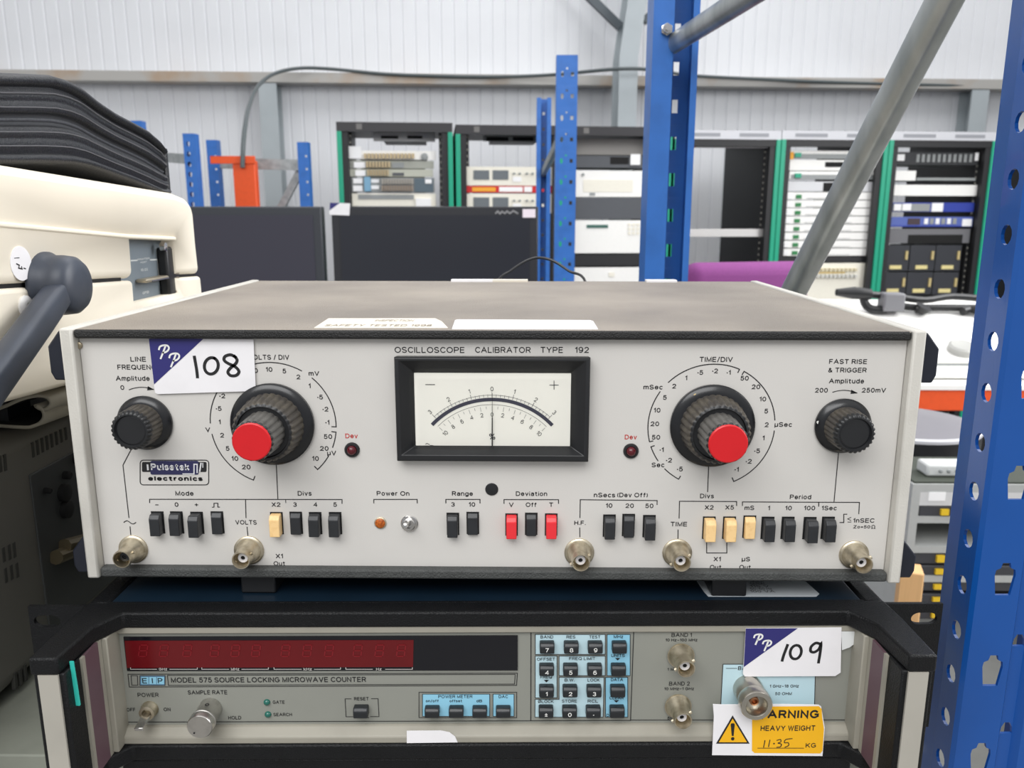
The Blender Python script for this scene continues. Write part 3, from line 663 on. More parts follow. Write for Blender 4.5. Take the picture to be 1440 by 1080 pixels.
eip = Fr((-.002, 0, -.0115), 1.2)
EIP = thing('microwave_counter', eip, 'black framed counter with a red display and keypad, under the grey calibrator', 'test instrument')
YBAR, YP, ZB = -.0117, -.0090, -.0835
def plan(front, z0, z1, name, bev=.0012):
    """U-shaped bezel bracket: straight bar with two arms reaching forward"""
    pts = [(.2115, .0), (.2125, -.020), (.2118, -.055), (.1985, -.055), (.1962, -.026), (.188, front), (-.188, front), (-.1962, -.026), (-.1985, -.055), (-.2118, -.055), (-.2125, -.020), (-.2115, .0)]
    return MB().prism(pts, z0, z1, 'z').build(name, M_EBLK, EIP, bevel=bev, seg=3)
plan(YBAR, -.0088, 0, 'top_bracket'); plan(-.0160, ZB, -.0742, 'bottom_bracket')
MB().box(-.196, .196, -.0140, .02, -.0952, ZB-.0006).build('bottom_skirt', M_EBLK, EIP, bevel=.0012)
for s in (-1, 1):
    x0, x1 = sorted((s*.1965, s*.2112))
    hw = MB().box(x0, x1, -.0535, -.0005, -.0742, -.0087).build('side_handle', M_EBLK, EIP, bevel=.0008)
    x0, x1 = sorted((s*.1992, s*.2086))
    MB().box(x0, x1, -.0546, -.0534, -.0741, -.0089).build('pale_insert', M_LGREY, hw)
    for nm, ya, yb, m in (('trim_edge', -.0250, -.0218, M_BEIGE), ('trim_strip', -.0376, -.0250, M_PURP), ('trim_edge', -.0402, -.0376, M_BEIGE)):
        a, b = sorted((s*.1966, s*.1952)); MB().box(a, b, ya, yb, -.0742, -.0088).build(nm, m, hw)
    a, b = sorted((s*.1975, s*.1925)); MB().box(a, b, -.0215, -.0060, -.0742, -.0088).build('side_cheek', M_BEIGE, EIP, bevel=.0006)
    # rack ear with a slot
    a, b = sorted((s*.2110, s*.2418)); sl = [(s*.2325+.0048*math.cos(t*PI/10)+(.0022 if math.cos(t*PI/10) > 0 else -.0022), -.0090+.0034*math.sin(t*PI/10)) for t in range(20)]
    mb = MB().sheet([(a, -.074), (b, -.074), (b, -.0006), (a, -.0006)], [sl], lambda u, v: (u, -.002, v))
    mb.build('rack_ear', M_EBLK, EIP, solid=.0022, smooth=0)
    a, b = sorted((s*.2005, s*.2118)); MB().box(a, b, -.001, .44, ZB, -.0002).build('side_rail', M_EBLK, EIP, bevel=.002)
# a teal strip inside the left handle
p = eip.PX(103, 930, -.1949); q = eip.PX(112, 992, -.1949)
MB().prism([(p.y-.0003, p.z), (p.y+.0003, p.z), (q.y+.0007, q.z), (q.y-.0003, q.z)], -.1966, -.1947, 'x').build('teal_strip', mat('teal_plastic', (60, 206, 190), .35), EIP)['label'] = 'thin teal strip inside the left handle'
cov = MB().box(-.2008, .2008, .0008, .44, ZB+.002, -.0008).build('top_cover', M_ENAVY, EIP, bevel=.0015)
MB().box(-.2008, .2008, -.0012, .0012, -.003, .0).build('cover_lip', M_EBLK, EIP, bevel=.0005)
# label on the cover under the calibrator's foot
q = [eip.PZ(a, b, -.0006) for a, b in ((980, 817), (990, 832), (996, 838.5), (1148, 838.5), (1152, 835), (1132, 817))]
mb = MB().prism([(v.x, v.y) for v in q], -.0009, -.0005, 'z')
for r_ in range(5):
    a_ = eip.PZ(1056, 819+r_*3.6, -.0004); b_ = eip.PZ(1074+r_*4.2, 819+r_*3.6, -.0004)
    vs, fs = glyphs(['MADE IN', 'SERIAL', '115 V', '50-60 Hz', '100 VA'][r_], 0); a0 = min(v[0] for v in vs); a1 = max(v[0] for v in vs); k = (b_.x-a_.x)/(a1-a0)
    mb.add([(a_.x+(v[0]-a0)*k, a_.y+v[1]*.0026/CAPH, -.0003) for v in vs], fs, 1)
mb.build('rating_label', [mat('grey_label', (190, 196, 200), .5), INK], EIP, recalc=False, smooth=0)

# face frame and panel
xl, zt_ = eip.P(151, 881, YP); xr, _ = eip.P(1216, 881, YP)
zpt = eip.P(700, 887.6, YP)[1]; zpb = eip.P(700, 1017, YP)[1]
MB().box(-.1985, .1985, YP-.0018, YP+.004, zpt, -.0086).build('top_strip', M_BEIGE, EIP, bevel=.0005)
FPN = MB().box(-.1985, .1985, YP, YP+.003, zpb-.003, zpt+.001)
for s in (-1, 1):
    a, b = sorted((s*.1934, s*.1985)) if s > 0 else sorted((-.1985, -.1946))
    MB().box(a, b, YP-.0018, YP+.001, zpb, zpt).build('side_strip', M_BEIGE, EIP, bevel=.0004)
za = eip.P(700, 1020, -.0150)[1]
MB().prism([(YP+.001, zpb), (YP-.0012, zpb), (-.0152, zpb-.0036), (-.0152, -.0742), (YP+.001, -.0742)], -.1938, .1936, 'x').build('bottom_lip', M_BEIGE, EIP, bevel=.0008)
mb = MB(); slab(mb, eip, -.0156, [(572, 1028), (620, 1027.6), (632, 1030), (640, 1036), (643.5, 1044), (572, 1045)], .0003)
mb.build('blank_label', PAPER, EIP)['label'] = 'torn blank white label on the lower lip'

e = Ink(eip, YP-.0001)
T = e.text; L = e.line
def ZA(x, y): return (40+x/3.2727, 800+y/3.2727)
def ZBp(x, y): return (400+x/3.1304, 800+y/3.1304)
def ZC(x, y): return (720+x/4.8, 850+y/4.8)
def ZD(x, y): return (880+x/3.1304, 800+y/3.1304)
BL, WH, PB, SB, BLU = 0, 1, 2, 3, 4
L([(163.1, 888.6), (1209, 887)], 1.1); L([(163.1, 888.6), (176, 1015.4), (886.6, 1013)], 1.1); L([(746.7, 887), (746.4, 1013)], 1.2); L([(891.2, 887), (886.7, 1012.5)], 1.1)
L([(886.7, 1012.5), (1199, 1012.2), (1200, 996)], 1.0); L([(1200.6, 986), (1208.6, 906)], 1.0); L([(1146.8, 932), (1145, 992)], .8)
# name strip
L([(180, 948), (727.5, 946.4), (726.4, 963.6), (182, 966)], 1.0, closed=True); L([(184.4, 950), (193.2, 950), (194, 963.4), (185.4, 963.4)], .9, closed=True)
e.rect(197, 949.8, 232.2, 963.4, BLU, 0); e.frame(197, 949.8, 232.2, 963.4, .8, 0, 1)
for ch, x0 in (('E', 204), ('I', 215), ('P', 226)):
    e.rect(x0-5, 951.6, x0+5, 961.8, SB, 1); T(ch, x0, 960.6, 7.6, 6.6 if ch != 'I' else None, m=0, lay=2, bold=.02)
L([(235.4, 949.6), (724.4, 948.2), (723.6, 961.8), (237, 963.6)], .9, closed=True)
T('MODEL 575 SOURCE LOCKING MICROWAVE COUNTER', 378, 959.4, 7.2, 274, bold=.022)
T('POWER', 208.6, 980, 5.8, 29.5, bold=.02); T('SAMPLE RATE', 292, 976.4, 5.8, 55, bold=.02); T('OFF', 184.4, 1000.4, 5, 12); T('ON', 235.2, 1000, 5, 9.5); T('HOLD', 330.3, 1011.6, 5, 18, bold=.02)
T('GATE', 392, 989.6, 4.6, 16.5, bold=.02); T('SEARCH', 397.6, 1007, 4.6, 26, bold=.02)
T('RESET', 508.2, 984.8, 4.6, 20.5); T('LOCAL', 509.6, 1009.6, 4.4, 19)
L([(494, 982.6), (485.3, 982.6), (486.6, 1007.8), (498, 1007.8)], .9); L([(522, 982.4), (531.6, 982.4), (533, 1007.6), (521, 1007.6)], .9)
e.frame(589.2, 973.4, 726.6, 1009, .9)
for x0, x1 in ((594.2, 688.6), (693.3, 722.8)): e.rect(x0, 975.8, x1, 1007, SB, 0); e.frame(x0, 975.8, x1, 1007, .8, 0, 1)
T('POWER METER', 640.4, 981.4, 4.4, 48, lay=1, bold=.02); T('DAC', 707.8, 981.4, 4.4, 13, lay=1, bold=.02); T('on/off', 607.8, 987.2, 3.8, 18, lay=1); T('offset', 641, 987.2, 3.8, 17.5, lay=1); T('dB', 674, 987.2, 3.8, 8, lay=1)
# keypad fields
for a, m in (((752.7, 891.7, 851, 919.8), PB), ((752.6, 922, 783.2, 980.8), PB), ((786.2, 922, 851, 949.6), PB), ((853.6, 891.7, 886, 949.6), SB), ((851.4, 952, 882.6, 1008), SB)):
    e.rect(*a, m, 0); e.frame(*a, .8, 0, 2)
e.poly([(786.2, 952), (849.4, 952), (848, 1008), (752.2, 1008), (752.4, 983), (786.2, 983)], PB, 0); L([(786.2, 952), (849.4, 952), (848, 1008), (752.2, 1008), (752.4, 983), (786.2, 983)], .8, 0, 2, closed=True)
def kt(s, x, y, cap=4.3, w=None): px, py = ZC(x, y); T(s, px, py+cap*.5, cap, w, lay=2, bold=.015)
for s, x, y, w_ in (('BAND', 235, 217, 18), ('RES', 397, 217, 12.5), ('TEST', 558, 217, 15.5), ('MHz', 718, 215, 13.5), ('OFFSET', 229, 367, 25.5), ('FREQ LIMIT', 473, 363, 36.5), ('UNITS', 715, 343, 19), ('low', 390, 463, 9.5),
                ('high', 555, 463, 11), ('GHz', 712, 464, 12.5), ('FREQ', 230, 487, 16.5), ('B.W.', 388, 508, 14), ('LOCK', 550, 508, 17), ('DATA', 708, 505, 17), ('MULT', 230, 608, 16), ('FREQ', 547, 606, 16), ('CLEAR', 705, 628, 20),
                ('ØLOCK', 228, 652, 22), ('STORE', 387, 650, 21), ('RCL', 545, 650, 14.5), ('DISPLAY', 700, 746, 26)): kt(s, x, y, 4.3, w_)
def tri(x, y, up): px, py = ZC(x, y); s_ = -1 if up else 1; e.poly([(px-3.6, py-1.6*s_), (px+3.6, py-1.6*s_), (px, py+1.8*s_)], 0, 2)
tri(715, 318, True); tri(713, 367, False); tri(232, 515, False); tri(704, 652, False); tri(704, 605, True); tri(232, 460, True)
# input section
T('BAND 1', 958.4, 895.6, 5.6, 28.5, bold=.015); T('10 Hz-100 MHz', 958.3, 901.8, 4, 45); T('1 MΩ', 945.5, 943, 3.8, 14); T('BAND 2', 955.2, 964, 5.6, 29, bold=.015); T('10 MHz-1 GHz', 955, 970.4, 4, 42); T('50Ω', 944, 1011.6, 3.8, 11)
e.poly([(1016.6, 933.8), (1146.6, 933.8), (1145, 1000), (1013, 1000)], PB, 0); L([(1145, 1000), (1146.6, 933.8), (1016.6, 933.8), (1013, 1000)], .9, 0, 1); L([(1021, 939.6), (1036, 939.6)], .8, 0, 1)
T('BAND 3', 1052, 942, 5.4, 29, lay=1); T('1 GHz-18 GHz', 1102.7, 966.6, 4.2, 41, lay=1); T('50 OHM', 1101.4, 977.2, 4.2, 23.5, lay=1)
e.onto(FPN, 1); FPN.build('front_panel', [M_EPAN, INK, WHT, M_LBLUE, M_SBLUE, mat('slate_blue_print', (96, 130, 158), .5)], EIP, smooth=0, recalc=False)

# display
dw = bpy.data.objects.new('digital_display', None); COL.objects.link(dw); dw.parent = EIP
mb = MB(); slab(mb, eip, YP-.0008, [(173.4, 896), (728, 894.2), (728, 942.8), (178.6, 943.6)], .0012); mb.build('display_window', M_DISP, dw)
mb = MB(); slab(mb, eip, YP-.0011, [(175.2, 901.4), (581.6, 900.4), (580.8, 938), (178.6, 939.4)], .0005); RFM = mb
d_ = Ink(eip, YP-.0012)
SEG = [((0, 0), (1, 0)), ((1, 0), (1, .5)), ((1, .5), (1, 1)), ((0, 1), (1, 1)), ((0, .5), (0, 1)), ((0, 0), (0, .5)), ((0, .5), (1, .5))]
for x in (200.4, 229.5, 262.5, 301, 330, 359, 400.6, 431, 461.7, 502, 532.6, 563):
    for (a, b), (c, d) in SEG:
        fx = lambda u, v: (x-5.5+11*u+2.2*(1-v), 907+16*v)
        L2 = [(a+(c-a)*.14, b+(d-b)*.14), (a+(c-a)*.86, b+(d-b)*.86)]
        d_.line([fx(*q) for q in L2], 1.7, 0, 0)
for x0, x1, s, xt in ((183.6, 277.7, 'GHz', 229.6), (283.8, 377.6, 'MHz', 331), (385.3, 479, 'kHz', 433), (486.3, 580, 'Hz', 533)):
    d_.line([(x0, 938.6), (x0+.2, 941), (xt-9, 941)], .9, 1, 0); d_.line([(xt+9, 941), (x1-.2, 941), (x1, 938.6)], .9, 1, 0); d_.text(s, xt, 942.6, 3.6, 12 if s != 'Hz' else 8, m=1)
d_.onto(RFM, 1); RFM.build('red_filter', [M_REDF, mat('unlit_segments', (122, 16, 26), .3), mat('dim_white_ink', (196, 190, 186), .6)], dw, smooth=0, recalc=False)

# keys
def key(px, py, legend=None, y=YP, w_=10.2, h_=7.4, d=.0046, nm='key'):
    x, z = eip.P(px, py, y); k = eip.P(px+1, py, y)[0]-x
    km0 = MB().prism([(y+.001, z-h_*k), (y-d, z-h_*k), (y-d, z+h_*k*.35), (y-d*.72, z+h_*k), (y+.001, z+h_*k)], x-w_*k, x+w_*k, 'x')
    if legend:
        i_ = Ink(eip, y-d); q = i_.p(px, py); c = (x, z-h_*k*.30)
        vs, fs = glyphs(legend, .02); x0 = min(v[0] for v in vs); x1 = max(v[0] for v in vs); s_ = 6.4*k/CAPH
        i_.mb.add([(c[0]+(v[0]-(x0+x1)/2)*s_, i_.yy(0), c[1]+(v[1]-.35)*s_) for v in vs], fs, 0); i_.onto(km0, 1)
    km0.build(nm, [M_KEY, WHT], EIP, bevel=.0006)
KX = {0: (235, 397, 558, 720), 1: (232, 392, 554, 714), 2: (231, 389, 550, 709), 3: (228, 386, 545, 705)}
KY = (272, 422, 565, 704)
LG = (('7', '8', '9', None), ('4', '5', '6', None), ('1', '2', '3', None), ('±', '0', '·', None))
for r_ in range(4):
    for c_ in range(4):
        px, py = ZC(KX[r_][c_], KY[r_]); key(px, py, LG[r_][c_])
key(508.6, 997)
for px in (608.3, 642, 674.8, 707.7): key(px, 997, h_=6.8)
# switch, knob, lamps
x, z = eip.P(211, 996.6, YP); b = bpy.data.objects.new('toggle_switch', None); COL.objects.link(b); b.parent = EIP
MB().lathe((x, YP, z), [(.0046, 0), (.0046, .001), (.0042, .0016), (.0040, .0045), (.0032, .0047), (.0026, .0047), (.0020, .002), (.0005, .002)], 28).build('switch_bush', M_NICK, b)
MB().hexa([(x-.0023, YP-.001, z+.0004), (x+.0023, YP-.001, z+.0004), (x+.0023, YP-.001, z-.0014), (x-.0023, YP-.001, z-.0014)],
          [(x-.0023, YP-.0145, z-.0016), (x+.0023, YP-.0145, z-.0016), (x+.0023, YP-.0140, z-.0036), (x-.0023, YP-.0140, z-.0036)]).build('lever', M_CHROME, b, bevel=.0003)
x, z = eip.P(296.5, 995.5, YP); b = bpy.data.objects.new('control_knob', None); COL.objects.link(b); b.parent = EIP
c = Vector((x, YP, z))
MB().lathe(c, [(.0060, .0002), (.0060, .0105), (.0062, .0108)], 48).lathe(c, [(.0058, .0104), (.0066, .0107), (.0067, .0118), (.0062, .0121), (.0062, .0124), (.0067, .0127), (.0066, .0160), (.0062, .0166), (0, .0166)], 48).build('knob_body', M_ALU, b)
MB().lathe(c+Vector((.0006, -.0060, .0055)), [(.0011, 0), (.0011, .0005), (.0008, .0006), (.0007, .0001), (.0001, .0001)], 12, d=(.1, 0, 1), ref=(0, 1, 0)).build('grub_screw', M_HOLE, b)
xa, za = eip.P(273, 1031, YP-.0167)
MB().lathe((xa, YP-.0164, za), [(.0005, 0), (.0005, .0004), (0, .0004)], 8).build('pointer_dot', INK, b)
for px, py in ((375.5, 987.3), (377, 1004.4)):
    x, z = eip.P(px, py, YP); b = bpy.data.objects.new('indicator_light', None); COL.objects.link(b); b.parent = EIP
    MB().lathe((x, YP, z), [(.0018, 0), (.0018, .0002), (.0016, .0009), (.0009, .0015), (0, .0017)], 20).build('green_lens', M_GLED, b)
bnc(EIP, eip, 957, 920.8, YP, rf=.0066, rb=.0064, rt=.0047, ln=.0140, cone=.0045)
bnc(EIP, eip, 953, 991.7, YP, rf=.0066, rb=.0064, rt=.0047, ln=.0140, cone=.0045)
x, z = eip.P(1051, 967, YP); c = Vector((x, YP, z)); b = bpy.data.objects.new('type_n_socket', None); COL.objects.link(b); b.parent = EIP
MB().lathe(c, [(.0078, 0), (.0078, .0085), (.0074, .0092), (.0072, .0100), (.0082, .0105), (.0084, .0112), (.0084, .0158), (.0079, .0167), (.0058, .0169), (.0055, .0164), (.0054, .0100), (.001, .0100)], 48).build('barrel', mat('grey_steel', (196, 192, 182), .32, metal=1, var=.15), b)
MB().lathe(c, [(.0024, .0098), (.0024, .0125), (.0015, .0128), (.0013, .0110)], 24).build('copper_contact', mat('copper', (170, 120, 86), .35, metal=1), b)
# stickers
mb = MB(); slab(mb, eip, YP-.0016, [ZD(*p) for p in ((948, 268), (990, 264), (1030, 292), (1048, 300), (1046, 322), (1008, 330), (985, 346), (952, 358))], .0003)
mb.build('clear_tape', M_TAPE, EIP)
D1 = [ZD(*p) for p in sm([(712, 334), (703, 358), (694, 382), (688, 404)])]
D0 = [ZD(*p) for p in ell(748, 366, 24, 31, 18, -80, 285)]
D9 = [ZD(*p) for p in sm([(856, 330), (836, 326), (816, 342), (814, 362), (830, 366), (850, 352), (859, 330), (856, 364), (848, 412)])]
lot_sticker(EIP, eip, YP-.0020, [ZD(*p) for p in ((528, 262), (950, 258), (946, 456), (922, 472), (524, 474), (516, 462))], [ZD(*p) for p in ((528, 262), (757, 261), (519, 432))], lambda u, v: ZD(555+u*92, 286+v*76),
            [D1, D0, D9], 4.0, 'white lot sticker marked 109')
yw = -.0172
mb = MB(); slab(mb, eip, yw, [ZD(*p) for p in ((384, 596), (420, 598), (700, 596), (850, 599), (860, 606), (866, 640), (876, 700), (866, 824), (380, 820), (388, 650))], .0004)
k = Ink(eip, yw)
k.poly([ZD(*p) for p in ((556, 606), (850, 604), (862, 616), (864, 650), (872, 704), (866, 800), (856, 812), (566, 810), (555, 800))], 0, 0)
k.poly([ZD(*p) for p in ((470, 644), (545, 769), (397, 769))], 1, 0); k.poly([ZD(*p) for p in ((470, 658), (533, 762), (409, 762))], 0, 1)
k.poly([ZD(*p) for p in ((461, 684), (464, 678), (476, 678), (479, 684), (474, 734), (466, 734))], 1, 2); k.disc(*ZD(470, 746), 2.4, 1, 2)
k.text('WARNING', *ZD(707, 657), 11.6, 90, m=1, lay=1, bold=.045); k.text('HEAVY WEIGHT', *ZD(712, 712), 7.6, 76.5, m=1, lay=1, bold=.03); k.text('KG', *ZD(813, 786), 6.6, 14.4, m=1, lay=1, bold=.02)
k.line([ZD(580, 788), ZD(783, 788)], .9, 1, 1)
for st in (sm([(612, 754), (610, 766), (606, 784)]), sm([(634, 752), (631, 766), (628, 782)]), ell(652, 768, 1.6, 1.6), sm([(664, 754), (680, 750), (682, 760), (670, 766), (684, 770), (680, 782), (664, 784)]), sm([(732, 746), (704, 750), (698, 764), (714, 764), (716, 776), (700, 784)])):
    k.line([ZD(*p) for p in st], 1.3, 1, 1)
k.onto(mb, 1); mb.build('warning_sticker', [PAPER, M_YEL, INK], EIP, smooth=0, recalc=False)['label'] = 'yellow and white heavy weight warning sticker'
# ================================================================== the hall
FLOOR = -1.2
M_CLAD = mat('white_cladding', (226, 228, 232), .45, var=.04, vscale=3)
M_GALV = mat('galvanised_steel', (176, 180, 180), .42, metal=.6, vscale=40, rgb2=(150, 155, 156), lo=.4, hi=.7)
M_GIRT = mat('dusty_galvanised_rail', (176, 174, 170), .6, vscale=3, rgb2=(172, 152, 132), lo=.5, hi=.66)
M_COLM = mat('grey_steel_paint', (172, 180, 184), .5, var=.06, vscale=6)
M_CONC = mat('grey_concrete', (128, 126, 122), .8, var=.15, vscale=4)
M_BLUE = mat('blue_rack_paint', (12, 78, 156), .3, var=.12, vscale=12, coat=.2)
M_BLUE2 = mat('worn_blue_rack_paint', (50, 110, 190), .4, var=.15, vscale=25)
M_ORNG = mat('orange_rack_paint', (236, 88, 36), .45, var=.06)
M_ZINC = mat('zinc_brace', (188, 192, 190), .38, metal=.8, vscale=30, rgb2=(142, 148, 147), lo=.35, hi=.75, stretch=(1, 1, .3))
M_RACK = mat('black_rack_paint', (30, 30, 33), .5)
M_TEAL = mat('green_rack_trim', (24, 160, 126), .4)
M_CREAMU = mat('cream_instrument_paint', (240, 236, 222), .5, var=.03)
M_WHITEU = mat('white_instrument_paint', (248, 247, 243), .45, var=.02)
M_GREYU = mat('grey_instrument_paint', (150, 154, 154), .5, var=.06)
M_DGREY = mat('dark_grey_panel', (84, 87, 92), .5, var=.06)
M_SCRN = mat('grey_screen', (112, 118, 122), .25)
M_TAG = mat('white_tag', (246, 246, 246), .6)
M_TAN = mat('tan_plug', (196, 176, 138), .5, var=.2, vscale=200)
M_PBLUE = mat('pale_blue_plastic', (124, 170, 198), .5)

def struct(mb, name, m, fr=None, **k):
    return tag(mb.build(name, m, None, fr, **k), kind='structure')
fl = Fr((0, 2.5, FLOOR)); struct(MB().box(-6, 7, -6, 4.6, -.1, 0), 'floor', M_CONC, fl, smooth=0)
wl_ = Fr((0, 5.45, FLOOR), 4.0)
pts = []; xx = -7.5
while xx < 9:
    pts += [(xx, 0), (xx+.068, 0), (xx+.074, .006), (xx+.080, .006)]; xx += .086
mb = MB(); n = len(pts)
mb.v = [(x, y, z) for z in (0, 6) for x, y in pts]
mb.f = [[i, i+1, n+i+1, n+i] for i in range(n-1)]; mb.m = [0]*(n-1)
mb.add([(-7.5, .1, 0), (9, .1, 0), (9, .1, 6), (-7.5, .1, 6)], [(0, 1, 2, 3)])
struct(mb, 'wall_back', M_CLAD, wl_, smooth=0)
def wz(px, py, y): return wl_.P(px, py, y)
za, zb = wz(700, 104.5, -.16)[1], wz(700, 118.5, -.16)[1]
struct(MB().prism([(-.16, zb), (-.16, za), (0, za+.0), (0, za-.02), (-.14, za-.02), (-.14, zb+.02), (-.02, zb+.02), (-.02, zb)], -7, 9, 'x'), 'trim_1', M_GIRT, wl_)
def ibeam(mb, x0, x1, y0, y1, z0, z1):
    xm = (x0+x1)/2
    mb.box(x0, x1, y0, y0+.014, z0, z1).box(x0, x1, y1-.014, y1, z0, z1).box(xm-.006, xm+.006, y0+.014, y1-.014, z0, z1)
x0, x1 = wz(368, 200, -.155)[0], wz(393, 200, -.155)[0]
mb = MB(); ibeam(mb, x0, x1, -.155, -.001, 0, zb-.005); struct(mb, 'trim_2', M_COLM, wl_)
x0, x1 = wz(870, 130, -.42)[0], wz(896, 130, -.42)[0]; zt_ = wz(880, 78, -.42)[1]
mb = MB(); ibeam(mb, x0, x1, -.42, -.17, 0, zt_); struct(mb, 'trim_3', M_COLM, wl_)
# haunch of the rafter above the column, and its wind braces
a = [wz(870, 78, -.42), wz(896, 78, -.42)]; dx = (x1-x0); hz = 1.2
mb = MB()
for y0, y1 in ((-.42, -.405), (-.185, -.17)):
    mb.prism([(x0, zt_), (x1, zt_), (x1+.16, zt_+hz), (x0+.16, zt_+hz)], y0, y1, 'y')
mb.prism([((x0+x1)/2-.006, zt_), ((x0+x1)/2+.006, zt_), ((x0+x1)/2+.166, zt_+hz), ((x0+x1)/2+.154, zt_+hz)], -.405, -.185, 'y')
struct(mb, 'trim_4', M_COLM, wl_)
def bar(mb, p, q, w, t, up=(0, 0, 1), m=0):
    p, q = Vector(p), Vector(q); d = (q-p).normalized(); u = Vector(up); u = (u-d*u.dot(d)).normalized(); v = d.cross(u)
    c = lambda o: [o+u*(w/2)+v*(t/2), o-u*(w/2)+v*(t/2), o-u*(w/2)-v*(t/2), o+u*(w/2)-v*(t/2)]
    mb.hexa(c(p), c(q), m); return mb
p = wl_.P3(872, 38, -.2); q = wl_.P3(790, -42, -.2)
struct(bar(MB(), p, q, .05, .05), 'trim_5', mat('dark_steel_paint', (84, 92, 98), .5), wl_)
p = wl_.P3(905, 30, -.35); q = wl_.P3(975, -30, -.35)
struct(bar(MB(), p, q, .05, .05), 'trim_6', mat('dark_steel_paint', (0, 0, 0)), wl_)
x0, x1 = wz(1364, 160, -.155)[0], wz(1388, 160, -.155)[0]
mb = MB(); ibeam(mb, x0-.0, x1, -.155, -.001, 0, zb-.005); struct(mb, 'trim_7', M_COLM, wl_)

# ------------------------------------------------------------------ racking uprights
def hole_round(cx, cz, r, n=12, rz=None): return [(cx+r*math.cos(2*PI*i/n), cz+(rz or r)*math.sin(2*PI*i/n)) for i in range(n)]
def hole_slot(cx, cz, w, h): return [(cx-w/2, cz-h/2), (cx+w/2, cz-h/2), (cx+w/2, cz+h/2), (cx-w/2, cz+h/2)]
def hole_shield(cx, cz, w, h): return [(cx-w*.36, cz-h/2), (cx+w*.36, cz-h/2), (cx+w/2, cz+h*.12), (cx+w*.46, cz+h*.28), (cx+w*.25, cz+h*.34), (cx+w*.18, cz+h/2), (cx-w*.18, cz+h/2), (cx-w*.25, cz+h*.34), (cx-w*.46, cz+h*.28), (cx-w/2, cz+h*.12)]
def hole_trap(cx, cz, w, h): return [(cx-w/2, cz-h/2), (cx+w/2, cz-h/2), (cx+w*.42, cz+h*.1), (cx+w*.2, cz+h/2), (cx-w*.2, cz+h/2), (cx-w*.42, cz+h*.1)]
def upright(name, parent, segs, z0, z1, pitch, m, thick=.0018, org=(0, 0), zoff=0):
    """segs: (p, q, holes) with holes(cell centre) -> outlines in (distance along p-q, z)"""
    mb = MB(); k0 = math.floor((z0-zoff)/pitch); cells = []
    z = z0; edges = [z0]
    k = k0+1
    while zoff+k*pitch < z1-.004:
        e = zoff+k*pitch
        if e > z0+.004: edges.append(e)
        k += 1
    edges.append(z1)
    for p, q, hf in segs:
        p, q = Vector(p), Vector(q); L = (q-p).length; d = (q-p)/L
        fn = lambda u, v: (org[0]+p.x+d.x*u, org[1]+p.y+d.y*u, v)
        for a, b in zip(edges[:-1], edges[1:]):
            hs = hf((a+b)/2, L) if hf and abs(b-a-pitch) < 1e-4 else []
            mb.sheet([(0, a), (L, a), (L, b), (0, b)], hs, fn)
    return mb.build(name, m, parent, solid=thick, offset=0, smooth=0)
def front_profile(w, d, lip, side=True):
    g = w*.11; c = w/2
    two = lambda z, L: [hole_shield(L*.62, z, .0115, .019)]
    two_r = lambda z, L: [hole_shield(L*.38, z, .0115, .019)]
    rnd = lambda z, L: [hole_round(L*.5, z-.0088, .0053), hole_round(L*.5, z+.0190, .0053)]
    trp = lambda z, L: [hole_trap(L*.5, z+.0165, L*.95 if L < .012 else .010, .0072)]
    return [((.0062, d+lip), (.0012, d), None), ((.0012, d), (0, .0015), rnd if side else None), ((0, .0015), (.0015, 0), None), ((.0015, 0), (c-g, 0), two), ((c-g, 0), (c-g*.55, .004), None),
            ((c-g*.55, .004), (c+g*.55, .004), trp), ((c+g*.55, .004), (c+g, 0), None), ((c+g, 0), (w-.0015, 0), two_r), ((w-.0015, 0), (w, .0015), None), ((w, .0015), (w-.0012, d), rnd if side else None), ((w-.0012, d), (w-.0062, d+lip), None)]
def open_profile(w, d, l1, l2):
    """channel with its open side towards the viewer and its slotted web at the back"""
    web = lambda z, L: [hole_slot(L*.70, z, .008, .018), hole_round(L*.36, z+.02, .0035)]
    return [((l1, 0), (0, 0), None), ((0, 0), (0, d), None), ((0, d), (w, d), web), ((w, d), (w, 0), None), ((w, 0), (w-l2, 0), None)]

# the frame of the rack this pile of instruments stands in
fr = Fr((.2657, .02, FLOOR), 1.0)
RF = thing('racking_frame', fr, 'big blue slotted racking upright at the right edge with its rear post and zinc braces', 'racking')
upright('front_post', RF, front_profile(.0625, .020, .020), 0, 2.6, .0556, M_BLUE, zoff=(-.0617+1.2)-.0278)
rp_ = fr.l((.188, .75, FLOOR))
upright('rear_post', RF, open_profile(.060, .05, .027, .008), 0, 2.6, .05, M_BLUE2, org=(rp_.x, rp_.y), zoff=.011)
pA = fr.l(Vector((.30-.08*.03, -.396+.45+.69*.03, 0))); pB = fr.l(Vector((.218, .75, 0)))
def inplane(t, z): return Vector((pA.x+(pB.x-pA.x)*t, pA.y+(pB.y-pA.y)*t, z-FLOOR))
def ch(p, q, name):
    """lipped channel brace"""
    p, q = Vector(p), Vector(q); d = (q-p).normalized(); nrm = (pB-pA).cross(Vector((0, 0, 1))).normalized(); v = d.cross(nrm); w, t = .0265, .020
    prof = [(abs(math.cos(2*PI*i/24))**.9*math.copysign(w/2, math.cos(2*PI*i/24)), abs(math.sin(2*PI*i/24))**.9*math.copysign(t/2, math.sin(2*PI*i/24))) for i in range(24)]
    mb = MB(); n = len(prof)
    mb.v = [tuple(o+v*a+nrm*b) for o in (p, q) for a, b in prof]
    mb.f = [list(range(n)), list(range(2*n-1, n-1, -1))]+[[i, (i+1) % n, n+(i+1) % n, n+i] for i in range(n)]; mb.m = [0]*(n+2)
    return mb.build(name, M_ZINC, RF)
b0 = atY(1312, 0, .170-.0); b1 = atY(1123, 400, .37)
